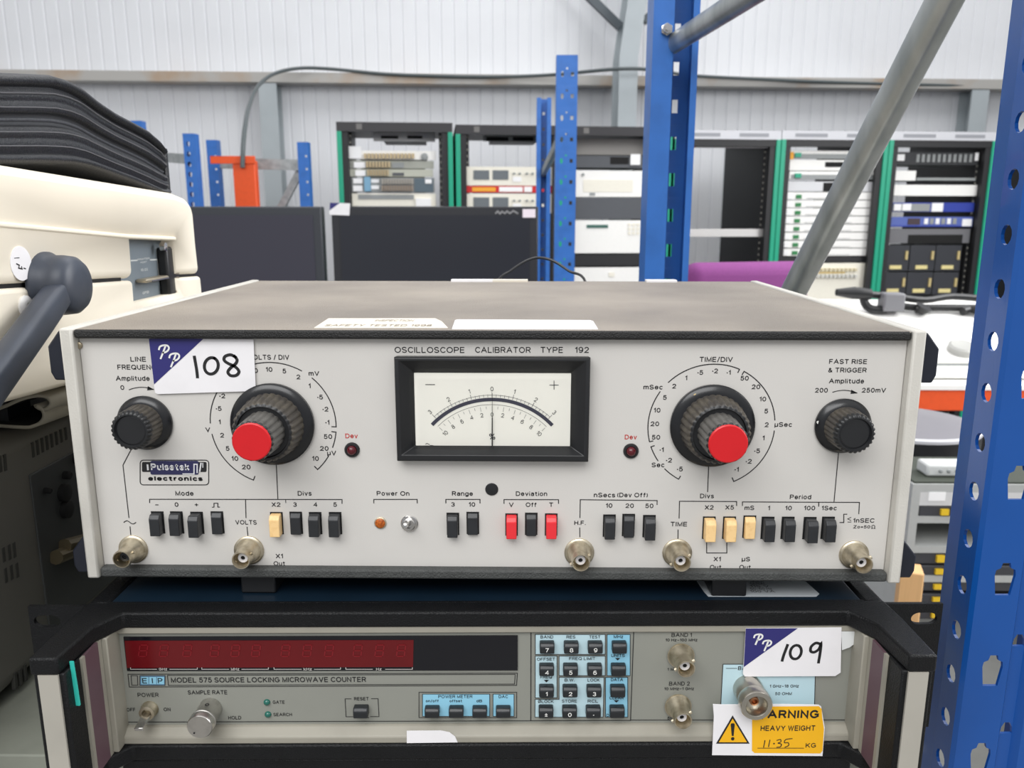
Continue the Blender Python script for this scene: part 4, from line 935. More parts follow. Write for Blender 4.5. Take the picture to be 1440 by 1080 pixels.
def onplane(px, py):
    o = CAM_LOC; d = ray(px, py); a_ = fr.w(pA); n_ = (fr.w(pB)-a_).cross(Vector((0, 0, 1))); t = (a_-o).dot(n_)/d.dot(n_); return fr.l(o+d*t)
p0, p1 = onplane(1328, 0), onplane(1119, 404); dd = p1-p0
def aty(a, d_, y): return a+d_*((y-a.y)/d_.y)
ch(aty(p0, dd, .040), aty(p0, dd, .735), 'diagonal_brace')
q0, q1 = onplane(940, 66), onplane(1030, 8); dd = q1-q0
ch(aty(q0, dd, .738), aty(q0, dd, .034), 'horizontal_brace')
c = atY(938, 41, .745); c = fr.l(c)
MB().lathe(c, [(.008, -.004), (.008, 0), (.0065, .0008), (.0065, .006), (.004, .006), (.004, .010), (0, .010)], 6).build('brace_bolt', M_CHROME, RF)

# shelf the two instruments stand on
sf = Fr((-.36, .30, -.107)); tag(MB().box(-.75, .583, -.30, .36, -.02, 0).build('rack_shelf', mat('greenish_chipboard', (132, 135, 124), .7, var=.12, vscale=40), None, sf, bevel=.001), 'grey green shelf board under the stacked instruments', 'shelf')
for x, y in ((-.16, .40), (.16, .40)): MB().lathe((x, y, ZB+.001), [(.009, 0), (.009, .0125), (0, .0125)], 16, d=(0, 0, -1), ref=(1, 0, 0)).build('rubber_foot', M_BLK, EIP)

# mid distance frame in the next aisle
def frame_pair(label, near, far, wn, wf, zn, zf, yn, yf, profN, profF, braces, pitch=.05, name='racking_frame'):
    f = Fr((near, yn, FLOOR)); t = thing(name, f, label, 'racking')
    upright('front_post', t, profN, 0, zn-FLOOR, pitch, M_BLUE2); q = f.l((far, yf, FLOOR))
    upright('rear_post', t, profF, 0, zf-FLOOR, pitch, M_BLUE2, org=(q.x, q.y))
    for (ta, zA), (tb, zB) in braces:
        P_ = lambda s, z: Vector((wn/2+(q.x+wf/2-wn/2)*s, .03+(q.y-.0)*s, z-FLOOR))
        bar(MB(), P_(ta, zA), P_(tb, zB), .035, .02).build('brace', M_GALV, t, bevel=.003)
    return t
def two_col(w, d):
    h = lambda z, L: [hole_round(L*.28, z, .005, 8, .009), hole_slot(L*.76, z, .010, .012), hole_round(L*.5, z+.017, .0035, 8)]
    return [((0, d), (0, 0), None), ((0, 0), (w, 0), h), ((w, 0), (w, d), None)]
def narrow_open(w, d):
    web = lambda z, L: [hole_slot(L*.5, z, .010, .012)]
    return [((w*.30, 0), (0, 0), None), ((0, 0), (0, d), None), ((0, d), (w, d), web), ((w, d), (w, 0), None), ((w, 0), (w*.72, 0), None)]
frame_pair('pair of slim blue slotted uprights standing behind the calibrator, beside the big dark screen', .1204, .075, .066, .062, .672, .676, 2.3, 3.30, two_col(.066, .05), narrow_open(.062, .05),
           [((.08, .45), (1, .36)), ((0, -.1), (1, -.3)), ((0, -.6), (1, -.9))], pitch=.066)
# the row far left, beyond the screens
def solid_post(w, d):
    h = lambda z, L: [hole_round(L*.8, z, .006, 8)]
    return [((0, d), (0, 0), None), ((0, 0), (w, 0), h), ((w, 0), (w, d), None)]
f = Fr((-1.499, 3.6, FLOOR)); t = thing('racking_frame', f, 'low blue racking frame with grey cross bars at the far left wall', 'racking')
upright('left_post', t, solid_post(.05, .05), 0, 1.725, .06, M_BLUE2)
upright('right_post', t, solid_post(.05, .05), 0, 1.715, .06, M_BLUE2, org=(.436, 0))
bar(MB(), (.03, .03, 1.62), (.46, .03, 1.61), .05, .02).build('cross_bar', M_GALV, t); bar(MB(), (.05, .055, .95), (.44, .055, 1.60), .035, .02).build('brace', M_GALV, t)
f = Fr((-1.365, 3.0, FLOOR)); t = thing('racking_frame', f, 'blue upright with a row of holes standing just behind the cream instrument', 'racking')
upright('front_post', t, [((0, .05), (0, 0), None), ((0, 0), (.046, 0), lambda z, L: [hole_shield(L*.4, z, .016, .02)]), ((.046, 0), (.046, .05), None)], 0, 1.70, .04, M_BLUE2)
upright('rear_post', t, solid_post(.046, .05), 0, 1.79, .06, M_BLUE2, org=(-.385, .38))
bar(MB(), (.02, .02, 1.60), (-.365, .40, 1.64), .04, .02).build('brace', M_GALV, t)
# loose orange beam standing on end in front of it, cable rising from it
f = Fr(atY(349, 290, 3.5).xy.to_3d()); f = Fr((f.loc.x, 3.50, FLOOR)); t = thing('racking_beam', f, 'orange racking beam standing on end against the grey cross bars', 'racking beam')
zt_ = atY(349, 226, 3.5).z-FLOOR
MB().box(-.055, .05, -.02, .028, 0, zt_).build('beam', M_ORNG, t, bevel=.004)
MB().box(-.155, .055, -.026, -.02, zt_-.015, zt_+.02).box(-.155, -.08, -.026, .02, zt_+.015, zt_+.02).build('end_plate', M_ORNG, t, bevel=.002)
cb_pts = [(341, 236, 3.46), (342, 205, 3.50), (345, 175, 3.7), (350, 150, 4.1), (362, 122, 4.6), (385, 104, 5.0), (420, 96, 5.15), (465, 97, 5.2), (540, 104, 5.22), (620, 107, 5.24), (700, 108, 5.26), (780, 105, 5.2), (860, 97.5, 4.98), (910, 97.5, 5.0), (970, 106, 5.3), (1060, 111, 5.36), (1180, 116, 5.44), (1330, 120, 5.5), (1500, 124, 5.6)]
tag(MB().tube(smoothpath([atY(*a) for a in cb_pts], 5), .011, 8).build('electric_cable', mat('grey_cable', (78, 86, 88), .5)), 'dark grey cable rising from the orange beam and running along the wall rail', 'cable')
# ================================================================== the row of equipment racks
rr = Fr((-.95, 3.83, FLOOR), 6.0)
YF = .045
def rack(x0, x1, top, label, light, yy=230):
    a = rr.P(x0, yy)[0]; b = rr.P(x1, yy)[0]; H_ = rr.P((x0+x1)/2, top)[1]; f = rr.sub((a, 0, 0)); w_ = b-a; t = thing('equipment_rack', f, label, 'equipment rack', 'row of black equipment racks with green edges' if False else None)
    MB().box(0, .018, .012, .8, 0, H_-.002).build('side_panel', M_RACK, t); MB().box(w_-.018, w_, .012, .8, 0, H_-.002).build('side_panel', M_RACK, t)
    MB().box(0, w_, 0, .8, H_-.012, H_).build('top_panel', M_RACK, t); MB().box(0, w_, 0, .8, 0, .06).build('base_panel', M_RACK, t)
    fh = .046
    fp = MB().box(0, w_, -.004, .03, H_-fh, H_-.001)
    if light:
        fp.box(w_*.12, w_*.42, -.0046, -.0035, H_-fh*.72, H_-fh*.32, 1).box(w_*.6, w_*.88, -.0046, -.0035, H_-fh*.72, H_-fh*.32, 1)
        fp.build('top_fascia', [mat('pale_grey_fascia', (206, 207, 212), .5), mat('fascia_vent', (150, 152, 158), .6)], t, smooth=0)
        MB().box(0, w_, .0, .04, H_-fh-.035, H_-fh).build('header_bar', M_RACK, t)
    else:
        fp.box(w_*.17, w_*.22, -.005, -.0035, H_-.036, H_-.008, 1)  # slight glint on the black fascia, painted as a paler patch
        fp.build('top_fascia', [mat('black_fascia', (48, 47, 50), .45), mat('fascia_glint', (110, 108, 106), .5)], t, smooth=0)
    for s in (0, 1):
        x = 0 if s == 0 else w_-.055
        MB().box(x, x+.055, .004, .028, .06, H_-fh).build('front_post', M_RACK, t)
        x = .0 if s == 0 else w_-.024
        MB().box(x, x+.024, -.006, .006, .02, H_-fh).build('green_trim', M_TEAL, t, bevel=.002)
        x = .055 if s == 0 else w_-.070
        rl = MB().box(x, x+.015, .0506, .085, .06, H_-fh)
        k = .10
        while k < H_-fh: rl.box(x+.004, x+.011, .0503, .0520, k, k+.010, 1); k += .032
        rl.build('mounting_rail', [M_RACK, mat('rail_hole_glint', (150, 148, 138), .5)], t, smooth=0)
    return t
rack(475, 637, 172, 'black rack with green edges at the left end of the row, full of patch panels', False)
rack(641, 792, 176, 'black rack second from the left, holding two cream twin-screen instruments', False)
rack(794, 944, 178, 'black rack behind the slim blue uprights, holding white instruments', False)
rack(948, 1096, 183, 'nearly empty black rack behind the purple chair, one bar across it', True)
rack(1097, 1247, 184, 'black rack filled with white cards with green squares, crossed by the zinc brace', True)
rack(1248, 1398, 185, 'black rack with blue panels and six dark modules, left of the big blue post', True)
rack(1401, 1545, 186, 'black rack at the right end of the row, mostly hidden by the big blue post', True)

def unit(name, label, cat, x0, y0, x1, y1, m, det=(), group=None, depth=.3, y=YF, plate=True):
    o = rr.P3(x0, (y0+y1)/2, y); q = rr.P3(x1, (y0+y1)/2, y); zb = rr.P((x0+x1)/2, y1, y)[1]; zt = rr.P((x0+x1)/2, y0, y)[1]
    f = rr.sub((o.x, y, zb)); W = q.x-o.x; Hh = zt-zb
    t = thing(name, f, label, cat, group)
    MB().box(0, W, 0, .005, 0, Hh).build('front_panel', m, t, bevel=.001)
    MB().box(.048, W-.048, .005, depth, .004, Hh-.004).build('case', M_GREYU, t)
    for d in det:
        nm, a, b, c_, e_, mm = d[:6]; pr = d[6] if len(d) > 6 else .004
        p = f.P(a, e_, 0); r = f.P(c_, b, 0)
        if nm in ('knob', 'socket'):
            MB().lathe(((p[0]+r[0])/2, 0, (p[1]+r[1])/2), [((r[0]-p[0])/2, 0), ((r[0]-p[0])/2, pr*.8), ((r[0]-p[0])/2.4, pr), (0, pr)], 14).build(nm, mm, t)
        else:
            MB().box(p[0], r[0], -pr, .001, p[1], r[1]).build(nm, mm, t)
    return t
def plugs(x0, x1, y0, y1, n, m): return [('plug', x0+(x1-x0)*i/n+.4, y0, x0+(x1-x0)*(i+1)/n-1.5, y1, m, .02) for i in range(n)]
# rack 1
unit('fan_tray', 'grey fan tray under the roof of the left end rack', 'rack unit', 525, 186.5, 612, 199, mat('pale_tray', (178, 178, 178), .5), [('vent', 536, 191, 560, 195, M_HOLE), ('vent', 573, 191, 594, 195, M_HOLE)], y=.10)
unit('patch_panel', 'white patch panel with a round tag, topmost of five in the left end rack', 'patch panel', 490, 212, 613, 224.5, M_WHITEU, plugs(512, 584, 216, 223, 14, M_TAN)+[('tag', 491, 206, 508, 223, M_TAG, .012), ('socket', 592, 217, 602, 224, M_GREYU, .01)])
unit('patch_panel', 'grey patch panel with tan plugs, second from the top in the left end rack', 'patch panel', 492, 226, 610, 237, mat('greenish_grey_panel', (166, 168, 158), .5), plugs(515, 550, 227.5, 235.5, 8, M_TAN)+[('tag', 498, 228, 514, 236, M_TAG, .01), ('label_strip', 551, 229, 568, 236, M_GREYU)])
unit('patch_panel', 'pale green patch panel, middle one of the five in the left end rack', 'patch panel', 492, 238, 609, 248.5, mat('pale_green_panel', (188, 190, 176), .5), plugs(517, 548, 239, 247, 8, M_TAN)+[('tag', 500, 239.5, 514, 247.5, M_TAG, .01), ('label_strip', 552, 243, 568, 247, M_DGREY)])
unit('patch_panel', 'grey patch panel with a pale blue block on its left, in the left end rack', 'patch panel', 494, 250, 611, 270.5, M_GREYU, plugs(537, 582, 251.5, 259, 12, mat('grey_plug', (176, 170, 160), .5))+plugs(537, 582, 261, 268.5, 12, mat('brown_plug', (160, 144, 128), .5))+
     [('blue_block', 513, 249, 521, 269, M_PBLUE, .02), ('latch', 522, 252, 533, 257, M_TAG), ('latch', 522, 261, 533, 266, M_TAG), ('dark_cover', 583, 251, 609, 270, mat('slate_cover', (88, 104, 114), .5)), ('tag', 598, 252, 607, 258, M_TAG, .008), ('tag', 497, 251, 510, 258, M_TAG, .01), ('tag', 497, 261, 510, 269, M_TAG, .01)])
unit('patch_panel', 'cream patch panel, lowest in the left end rack, just above the dark screen', 'patch panel', 495, 272, 613, 290, M_CREAMU, [('vent_strip', 504, 274, 582, 280, M_GREYU), ('tag', 585, 279, 606, 290, M_TAG, .01)])
# rack 2
unit('fan_tray', 'grey fan tray under the roof of the second rack from the left', 'rack unit', 680, 188, 770, 199, M_GREYU, [('vent', 684, 193, 715, 198, M_HOLE), ('vent', 721, 193, 750, 198, M_HOLE)], y=.30)
def twin(y0, y1, label, tagx):
    d = [('screen', 666, y0+5, 688, y0+18, M_SCRN), ('screen', 693, y0+5, 715, y0+18, M_SCRN)]
    for i, x in enumerate((723, 731, 741, 749)): d.append(('knob', x-1.6, y0+8, x+1.6, y0+11.4, M_GREYU, .015))
    d.append(('tag', 721, y0+14, 733, y0+21, M_TAG)); return unit('measuring_instrument', label, 'instrument', 655, y0, 778, y1, M_CREAMU, d)
twin(234.5, 261, 'cream instrument with two grey screens above the red strip', 0); twin(272.5, 300, 'cream instrument with two grey screens below the red strip, half behind the dark screen', 0)
unit('strip_panel', 'red strip panel with yellow lettering and white labels between the twin-screen instruments', 'rack panel', 655, 261.5, 778, 271, mat('red_panel', (206, 40, 40), .45), [('yellow_print', 664, 263.5, 697, 269, mat('yellow_print', (240, 170, 50), .5), .001), ('label', 702, 262.8, 735, 269.6, M_TAG, .002), ('tag', 737, 262.5, 748, 270, M_TAG, .004)])
# rack 3
unit('blank_panel', 'warm grey panel at the top of the rack behind the slim blue uprights', 'rack panel', 806, 195, 916, 218, mat('warm_grey_panel', (158, 154, 150), .5), y=.12)
unit('blank_panel', 'dark panel with a white clip at its right end, behind the slim blue uprights', 'rack panel', 806, 219, 914, 236, M_DGREY, [('clip', 886, 217, 900, 232, M_TAG, .01), ('slot', 858, 221, 884, 231, M_HOLE, .001)])
unit('measuring_instrument', 'white instrument with faint vents, above the dark grey blank panel', 'instrument', 804, 240, 914, 277, M_WHITEU, [('vent_panel', 820, 253, 890, 270, M_CREAMU, .002), ('knob', 818, 243, 822, 248, M_GREYU, .01), ('badge', 829, 271, 837, 275, M_GREYU, .002)])
unit('blank_panel', 'plain dark grey blank panel between the white instruments', 'rack panel', 806, 278, 912, 308, M_DGREY)
unit('measuring_instrument', 'white instrument with a small green display and a button grid', 'instrument', 803, 310, 911, 356, M_WHITEU,
     [('display', 825, 316, 855, 320.5, mat('green_display', (72, 110, 100), .3))]+[('button', 883+6*i, 314+6*j, 887+6*i, 318+6*j, M_CREAMU, .004) for i in range(4) for j in range(3)])
unit('blank_panel', 'black panel filling the dark gap under the white instrument with the green display', 'rack panel', 805, 358, 908, 374, mat('near_black_panel', (36, 36, 38), .5), [('orange_latch', 804, 360, 807, 376, mat('tan_latch', (222, 170, 110), .5), .01)])  # near-black panel stands in for the shade of an open gap
unit('measuring_instrument', 'white instrument low in the rack behind the slim blue uprights, just above the calibrator', 'instrument', 803, 376, 908, 420, M_WHITEU, [('button', 856, 383, 864, 389, M_CREAMU)])
# rack 4
unit('cross_bar', 'bright metal bar across the nearly empty rack', 'rack bar', 959, 322, 1080, 333, mat('bright_bar', (214, 212, 210), .35, metal=.5), depth=.06)
unit('cross_bar', 'perforated white strip near the top of the nearly empty rack', 'rack bar', 962, 200, 1080, 208, mat('pale_strip', (206, 204, 206), .5), [('red_tag', 972, 199, 979, 207, mat('red_tag', (190, 50, 50), .5), .003)], depth=.05)
# rack 5
for y0, lb in ((212, 'pale cable bar with orange and green buttons, topmost in the card rack'), (241, 'pale cable bar with one green button, under the white box in the card rack')):
    d = [('green_button', 1117, y0+3, 1126, y0+9, M_TEAL, .01), ('lower_strip', 1112, y0+5, 1228, y0+11, M_GREYU, .002)]
    if y0 == 212: d.append(('orange_button', 1106, y0+2, 1115, y0+12, mat('amber_button', (240, 168, 24), .5), .014))
    unit('cable_bar', lb, 'rack bar', 1110, y0, 1233, y0+11, M_WHITEU, d, depth=.1)
unit('rack_box', 'white box with a dark opening between the two cable bars', 'rack unit', 1108, 225, 1234, 240, M_WHITEU, [('dark_opening', 1160, 228, 1200, 235, M_HOLE, .001)])
unit('rack_box', 'pale grey box above the white cards', 'rack unit', 1106, 255.5, 1231, 269.5, mat('pale_grey_box', (216, 217, 220), .5), [('dark_opening', 1157, 257, 1200, 269, M_HOLE, .001)])
NTH = ['topmost', 'second', 'third', 'fourth', 'fifth', 'sixth', 'seventh', 'lowest']
for i in range(8):
    y0 = 270.5+11.3*i; s_ = i*.9
    unit('line_card', 'white rack card with a green square, %s of the eight' % (NTH[i] if i in (0, 7) else NTH[i]+' from the top'), 'rack card', 1106-s_, y0, 1229-s_*1.2, y0+10.2, mat('white_card', (244, 243, 240), .5), [('green_square', 1119-s_*.9, y0+3.4, 1127-s_*.9, y0+8.6, mat('green_square', (46, 128, 74), .5), .006), ('tag', 1104-s_, y0+2, 1114-s_, y0+9.6, M_TAG, .008), ('slot', 1134-s_, y0+8.2, 1200-s_, y0+9.0, M_GREYU, .001)], group='white cards in the card rack')
unit('blank_panel', 'thin dark panel under the white cards', 'rack panel', 1098, 361, 1221, 368.5, mat('near_black_panel', (0, 0, 0)))
d = plugs(1112, 1205, 377, 381, 16, mat('pale_tan_plug', (216, 206, 176), .5))+plugs(1112, 1205, 386, 390, 16, mat('pale_grey_plug', (206, 206, 200), .5))+[('yellow_strip', 1135, 382.5, 1188, 384.5, mat('yellow_strip', (226, 196, 110), .5), .003)]
unit('patch_panel', 'cream patch panel at the foot of the card rack, behind the zinc brace', 'patch panel', 1096, 370, 1218, 424, M_CREAMU, d)
# rack 6
unit('port_panel', 'black port panel with a row of pale sockets, topmost beside the big blue post', 'rack unit', 1258, 214, 1376, 232, mat('black_panel', (40, 41, 45), .5), [('socket_block', 1288+7.4*i, 217, 1293+7.4*i, 228, M_GREYU, .004) for i in range(11)]+[('tag', 1260, 217, 1272, 226, M_TAG), ('tag', 1370, 215, 1376, 226, M_TAG)])
unit('rack_box', 'white half width box under the black port panel', 'rack unit', 1256, 240, 1288, 254, M_WHITEU, depth=.2)
unit('blank_panel', 'grey bar right of the white half width box', 'rack panel', 1289, 250, 1372, 254, M_GREYU)
unit('rack_shelf', 'plain white shelf panel above the blue panels', 'rack panel', 1249, 260, 1374, 275.5, M_WHITEU)
M_RBLUE = mat('royal_blue_panel', (42, 62, 160), .45)
unit('network_panel', 'royal blue panel with a grey left half and a white tag', 'rack panel', 1249, 285, 1370, 298, M_RBLUE, [('grey_half', 1255, 286.5, 1308, 297, M_GREYU, .003), ('tag', 1256, 287, 1267, 296, M_TAG, .006), ('tag', 1268, 286.5, 1281, 296, M_TAG, .006), ('tag', 1309, 285.5, 1326, 297.5, M_TAG, .006)])
unit('network_panel', 'royal blue panel with pale sockets and a brown block', 'rack panel', 1246, 305, 1368, 319, mat('slate_blue_panel', (86, 104, 176), .45), [('brown_block', 1276, 307, 1294, 316, mat('dark_brown', (66, 52, 60), .5), .003)]+[('socket_block', 1299+8*i, 307, 1305+8*i, 315, M_GREYU if i % 2 else M_TAG, .004) for i in range(6)]+[('tag', 1352, 308, 1366, 318, M_TAG, .006), ('blue_edge', 1247, 317, 1366, 318.6, M_RBLUE, .002)])
unit('rack_box', 'grey filler with a black patch for the dark gap under the blue panels', 'rack unit', 1244, 322, 1364, 342, mat('shadow_grey', (112, 112, 116), .5), [('dark_opening', 1276, 330, 1354, 342, M_HOLE, .001)])  # grey front and black patch imitate the shaded gap by colour
k = 0
for j, (y0, y1) in enumerate(((345, 381), (383, 414))):
    for i in range(3):
        a = (1243 if j == 0 else 1239)+36.5*i; b = a+35
        unit('test_module', 'dark module with a yellow latch, %s of the %s three' % (('left one', 'middle one', 'right one')[i], ('upper', 'lower')[j]), 'rack module', a, y0, b, y1, mat('dark_module', (52, 54, 60), .4),
             [('yellow_latch', a+29, y0+8, a+33, y0+20, mat('old_yellow', (206, 186, 130), .5), .01), ('yellow_tag', a+7, y1-8, a+24, y1-2.6, mat('pale_yellow', (226, 212, 150), .5), .006)], group='dark modules with yellow latches', plate=False)

# ================================================================== screens, chair, bench things in the middle distance
def px_box(f, a, y=0): p = f.P(a[0], a[3], y); q = f.P(a[2], a[1], y); return p[0], q[0], p[1], q[1]
def screen(x0, x1, ztop, h_, label, mh, ms):
    f = Fr((0, 2.3, -.25)); t = thing('flat_screen', Fr(((x0+x1)/2, 2.3, -.25)), label, 'screen'); hw = (x1-x0)/2; zt = ztop+.25; zb = zt-h_
    MB().box(-hw, hw, .002, .05, zb, zt).build('housing', mh, t, bevel=.004)
    MB().box(-hw+.028, hw-.028, -.0005, .004, zb+.03, zt-.028).build('screen_panel', ms, t)
    MB().box(-.03, .03, .02, .05, .012, zb+.05).build('stand_neck', M_BLK, t); MB().box(-.14, .14, -.06, .13, 0, .014).build('stand_foot', M_BLK, t, bevel=.004)
    return t
screen(-1.30, -.645, .207, .40, 'dark grey flat screen standing beside the cream instrument', mat('dark_screen_housing', (54, 57, 63), .4), mat('dark_screen_panel', (58, 57, 68), .28))
s2 = screen(-.6125, .0659, .2075, .40, 'near black flat screen with a white sticker on its corner', mat('black_screen_housing', (40, 41, 46), .4), mat('black_screen_panel', (38, 40, 48), .28))
f2 = Fr(((-.6125+.0659)/2, 2.3, -.25))
mb = MB(); slab(mb, f2, -.003, [(464, 285), (492, 286), (491, 303), (463, 302)], .004); k = Ink(f2, -.003); k.poly([(464, 285), (478, 285.4), (463.5, 296)], 0, 0); k.onto(mb, 1)
mb.build('corner_sticker', [PAPER, NAVY], s2, smooth=0, recalc=False)['label'] = 'white sticker with a navy corner'
mb = MB(); slab(mb, f2, -.002, [(735, 294), (753, 294), (753, 306), (735, 306)], .004); mb.build('price_label', mat('pinkish_label', (238, 226, 234), .6), s2)
k = Ink(f2, .0005); k.line([(697, 300), (700, 297), (703, 300.5), (706, 297.5), (710, 300), (713, 297), (717, 300), (722, 296.5), (728, 300)], 2.2, 0); k.build('faded_badge', mat('badge_grey', (138, 138, 140), .5), s2)
wbf = Fr((-.6, 2.35, FLOOR)); t = thing('workbench', wbf, 'plain bench under the two flat screens', 'bench')
MB().box(-.95, .70, -.35, .35, .92, .95).build('bench_top', M_GREYU, t, bevel=.003)
for x in (-.9, .65):
    for y in (-.3, .3): MB().box(x-.025, x+.025, y-.025, y+.025, 0, .92).build('leg', M_DGREY, t)
# purple chair
M_PUR = mat('purple_fabric', (132, 62, 128), .8, var=.1, vscale=200, bump=.4, bscale=700)
x0 = atY(965, 380, 1.8).x; zt = atY(1030, 371.5, 1.8).z-FLOOR
cf = Fr((x0+.20, 1.86, FLOOR), 14); t = thing('office_chair', cf, 'purple fabric office chair turned away behind the calibrator', 'chair')
MB().box(-.185, .185, 0, .085, zt-.46, zt).build('backrest', M_PUR, t, bevel=.035, seg=5)
MB().box(-.22, .22, .06, .50, .43, .52).build('seat', M_PUR, t, bevel=.035, seg=5)
MB().box(-.03, .03, .05, .075, .40, zt-.2).build('back_bracket', M_BLK, t); MB().box(-.03, .03, .05, .32, .395, .432).build('seat_plate', M_BLK, t)
MB().lathe((0, .28, .07), [(.026, 0), (.026, .33), (.018, .33), (0, .33)], 16, d=(0, 0, 1), ref=(1, 0, 0)).build('gas_column', M_BLK, t)
for i in range(5):
    a = 2*PI*i/5+.3; q = Vector((.22*math.cos(a), .28+.22*math.sin(a), .06)); lg = bar(MB(), (0, .28, .085), q, .03, .045).build('base_arm', M_BLK, t, bevel=.006)
    MB().lathe(q+Vector((-.012*math.sin(a), .012*math.cos(a), -.032)), [(.028, 0), (.028, .024), (0, .024)], 16, d=(math.sin(a), -math.cos(a), 0)).build('castor', M_BLK, lg)

# low shelf bench on the right with white machines on it
bf = Fr((1.55, 1.6, FLOOR)); t = thing('shelf_bench', bf, 'low bench with an orange front beam, right of the calibrator', 'bench')
zs = -.2457-FLOOR
MB().box(-.58, .75, 0, .04, zs-.055, zs).build('front_beam', M_ORNG, t, bevel=.003); MB().box(-.58, .75, .66, .70, zs-.055, zs).build('rear_beam', M_ORNG, t, bevel=.003)
MB().box(-.60, .75, -.004, .70, zs, zs+.012).build('bench_top', M_WHITEU, t)
for x in (-.60, .74):
    for y in (.03, .64): MB().box(x-.03, x+.03, y, y+.05, 0, zs).build('leg', M_BLUE2, t)
mf = Fr((1.40, 1.66, -.2457+.012)); zA = atY(1330, 519, 1.66).z-mf.loc.z; t = thing('white_instrument', mf, 'flat white instrument lying directly on the orange fronted bench', 'instrument')
MB().box(-.44, .40, 0, .5, .004, zA).build('case', M_WHITEU, t, bevel=.006); MB().box(-.41, .37, -.001, .001, .02, zA-.015).build('front_panel', M_WHITEU, t)
MB().box(-.08, -.0, -.003, .001, zA*.5, zA*.8).build('label_strip', M_GREYU, t)
nf = Fr((1.40, 1.70, mf.loc.z+zA)); t = thing('white_instrument', nf, 'tall white machine with a sloping front and a round dial, stacked on the flat one', 'instrument')
zT = atY(1300, 428, 2.02).z-nf.loc.z
MB().prism([(0, .006), (.0, .02), (.30, zT), (.46, zT), (.46, .006)], -.52, .36, 'x').build('case', M_WHITEU, t, bevel=.008)
MB().box(-.50, .34, .004, .44, 0, .008).build('foot_strip', M_GREYU, t)
sl = Vector((0, .30, zT-.02)).normalized(); nv = Vector((0, -sl.z, sl.y))
def onslope(px, py):
    o = nf.l(CAM_LOC); d = nf.I @ ray(px, py); a = Vector((0, 0, .02)); s_ = (a-o).dot(nv)/d.dot(nv); return o+d*s_
c = onslope(1352, 494)
MB().lathe(c, [(.036, -.002), (.036, .016), (.030, .020), (.026, .018), (0, .018)], 28, d=tuple(nv), ref=(1, 0, 0)).build('dial', mat('pale_dial', (170, 170, 166), .4), t)
# folded black stand lying across the machine
sf2 = Fr((1.0, 1.95, nf.loc.z+zT)); t = thing('folded_stand', sf2, 'folded black tubular stand lying on top of the white machines', 'stand')
def S(px, py, Y, r=.012):
    p = atY(px, py, Y); p.z = max(p.z, nf.loc.z+(zT if Y >= 2.0 else .02+(Y-1.70)/.30*(zT-.02))+r*1.3); return sf2.l(p)
def lim(p, r): p.z = max(p.z, r+.001); return p
MB().tube([S(1176, 411, 1.95), S(1200, 412, 1.95, .018), S(1224, 414, 1.95)], [.010, .018, .016], 12).build('grip', M_BLK, t)
MB().tube(smoothpath([S(1222, 414, 1.95), S(1256, 417, 1.97), S(1300, 422, 1.98), S(1340, 417, 2.0), S(1396, 424, 2.0)], 4), .010, 10).build('upper_tube', M_BLK, t)
MB().tube(smoothpath([S(1214, 414, 1.95), S(1216, 426, 1.95), S(1226, 436, 1.94), S(1246, 438, 1.94)], 4), .012, 10).build('hinge_arm', M_BLK, t)
MB().tube([S(1266, 435, 1.96), S(1290, 440, 1.95), S(1360, 437, 1.95), S(1396, 440, 1.95)], .010, 10).build('lower_tube', M_BLK, t)
p = S(1254, 428, 1.94, .030); MB().box(p.x-.03, p.x+.03, p.y-.02, p.y+.03, p.z-.028, p.z+.024).build('clamp_block', mat('grey_clamp', (120, 120, 124), .5), t, bevel=.005)
MB().tube([S(1290, 440, 1.94), S(1294, 449, 1.93), S(1297, 457, 1.925, .024)], [.012, .014, .024], 12).build('rubber_foot', M_BLK, t)
MB().tube([S(1362, 438, 1.94), S(1352, 452, 1.93)], .011, 10).build('strut', M_BLK, t); MB().tube([S(1366, 434, 1.94), S(1382, 450, 1.92)], .012, 10).build('strut', M_BLK, t)
# stool under the bench
c = atY(1270, 592, 1.28); stf = Fr((c.x, 1.28, FLOOR)); hz = c.z-FLOOR; t = thing('round_stool', stf, 'round grey topped stool under the orange beam', 'stool')
MB().lathe((0, 0, hz-.05), [(.12, -.045), (.146, -.03, 1), (.149, .040, 1), (.150, .041, 2), (.150, .047, 2), (.144, .050, 2), (.07, .050, 0), (0, .050, 0)], 48, d=(0, 0, 1), ref=(1, 0, 0)).build('seat', [mat('grey_seat', (120, 118, 124), .5), M_BLK, mat('pale_seat_rim', (196, 196, 200), .4)], t)
MB().lathe((0, 0, .05), [(.02, 0), (.02, hz-.142), (.06, hz-.14), (.06, hz-.13), (0, hz-.13)], 16, d=(0, 0, 1), ref=(1, 0, 0)).build('column', M_DGREY, t)
for i in range(4):
    a = PI/4+PI/2*i; bar(MB(), (0, 0, .10), (.20*math.cos(a), .20*math.sin(a), .014), .028, .03).build('leg', M_DGREY, t)
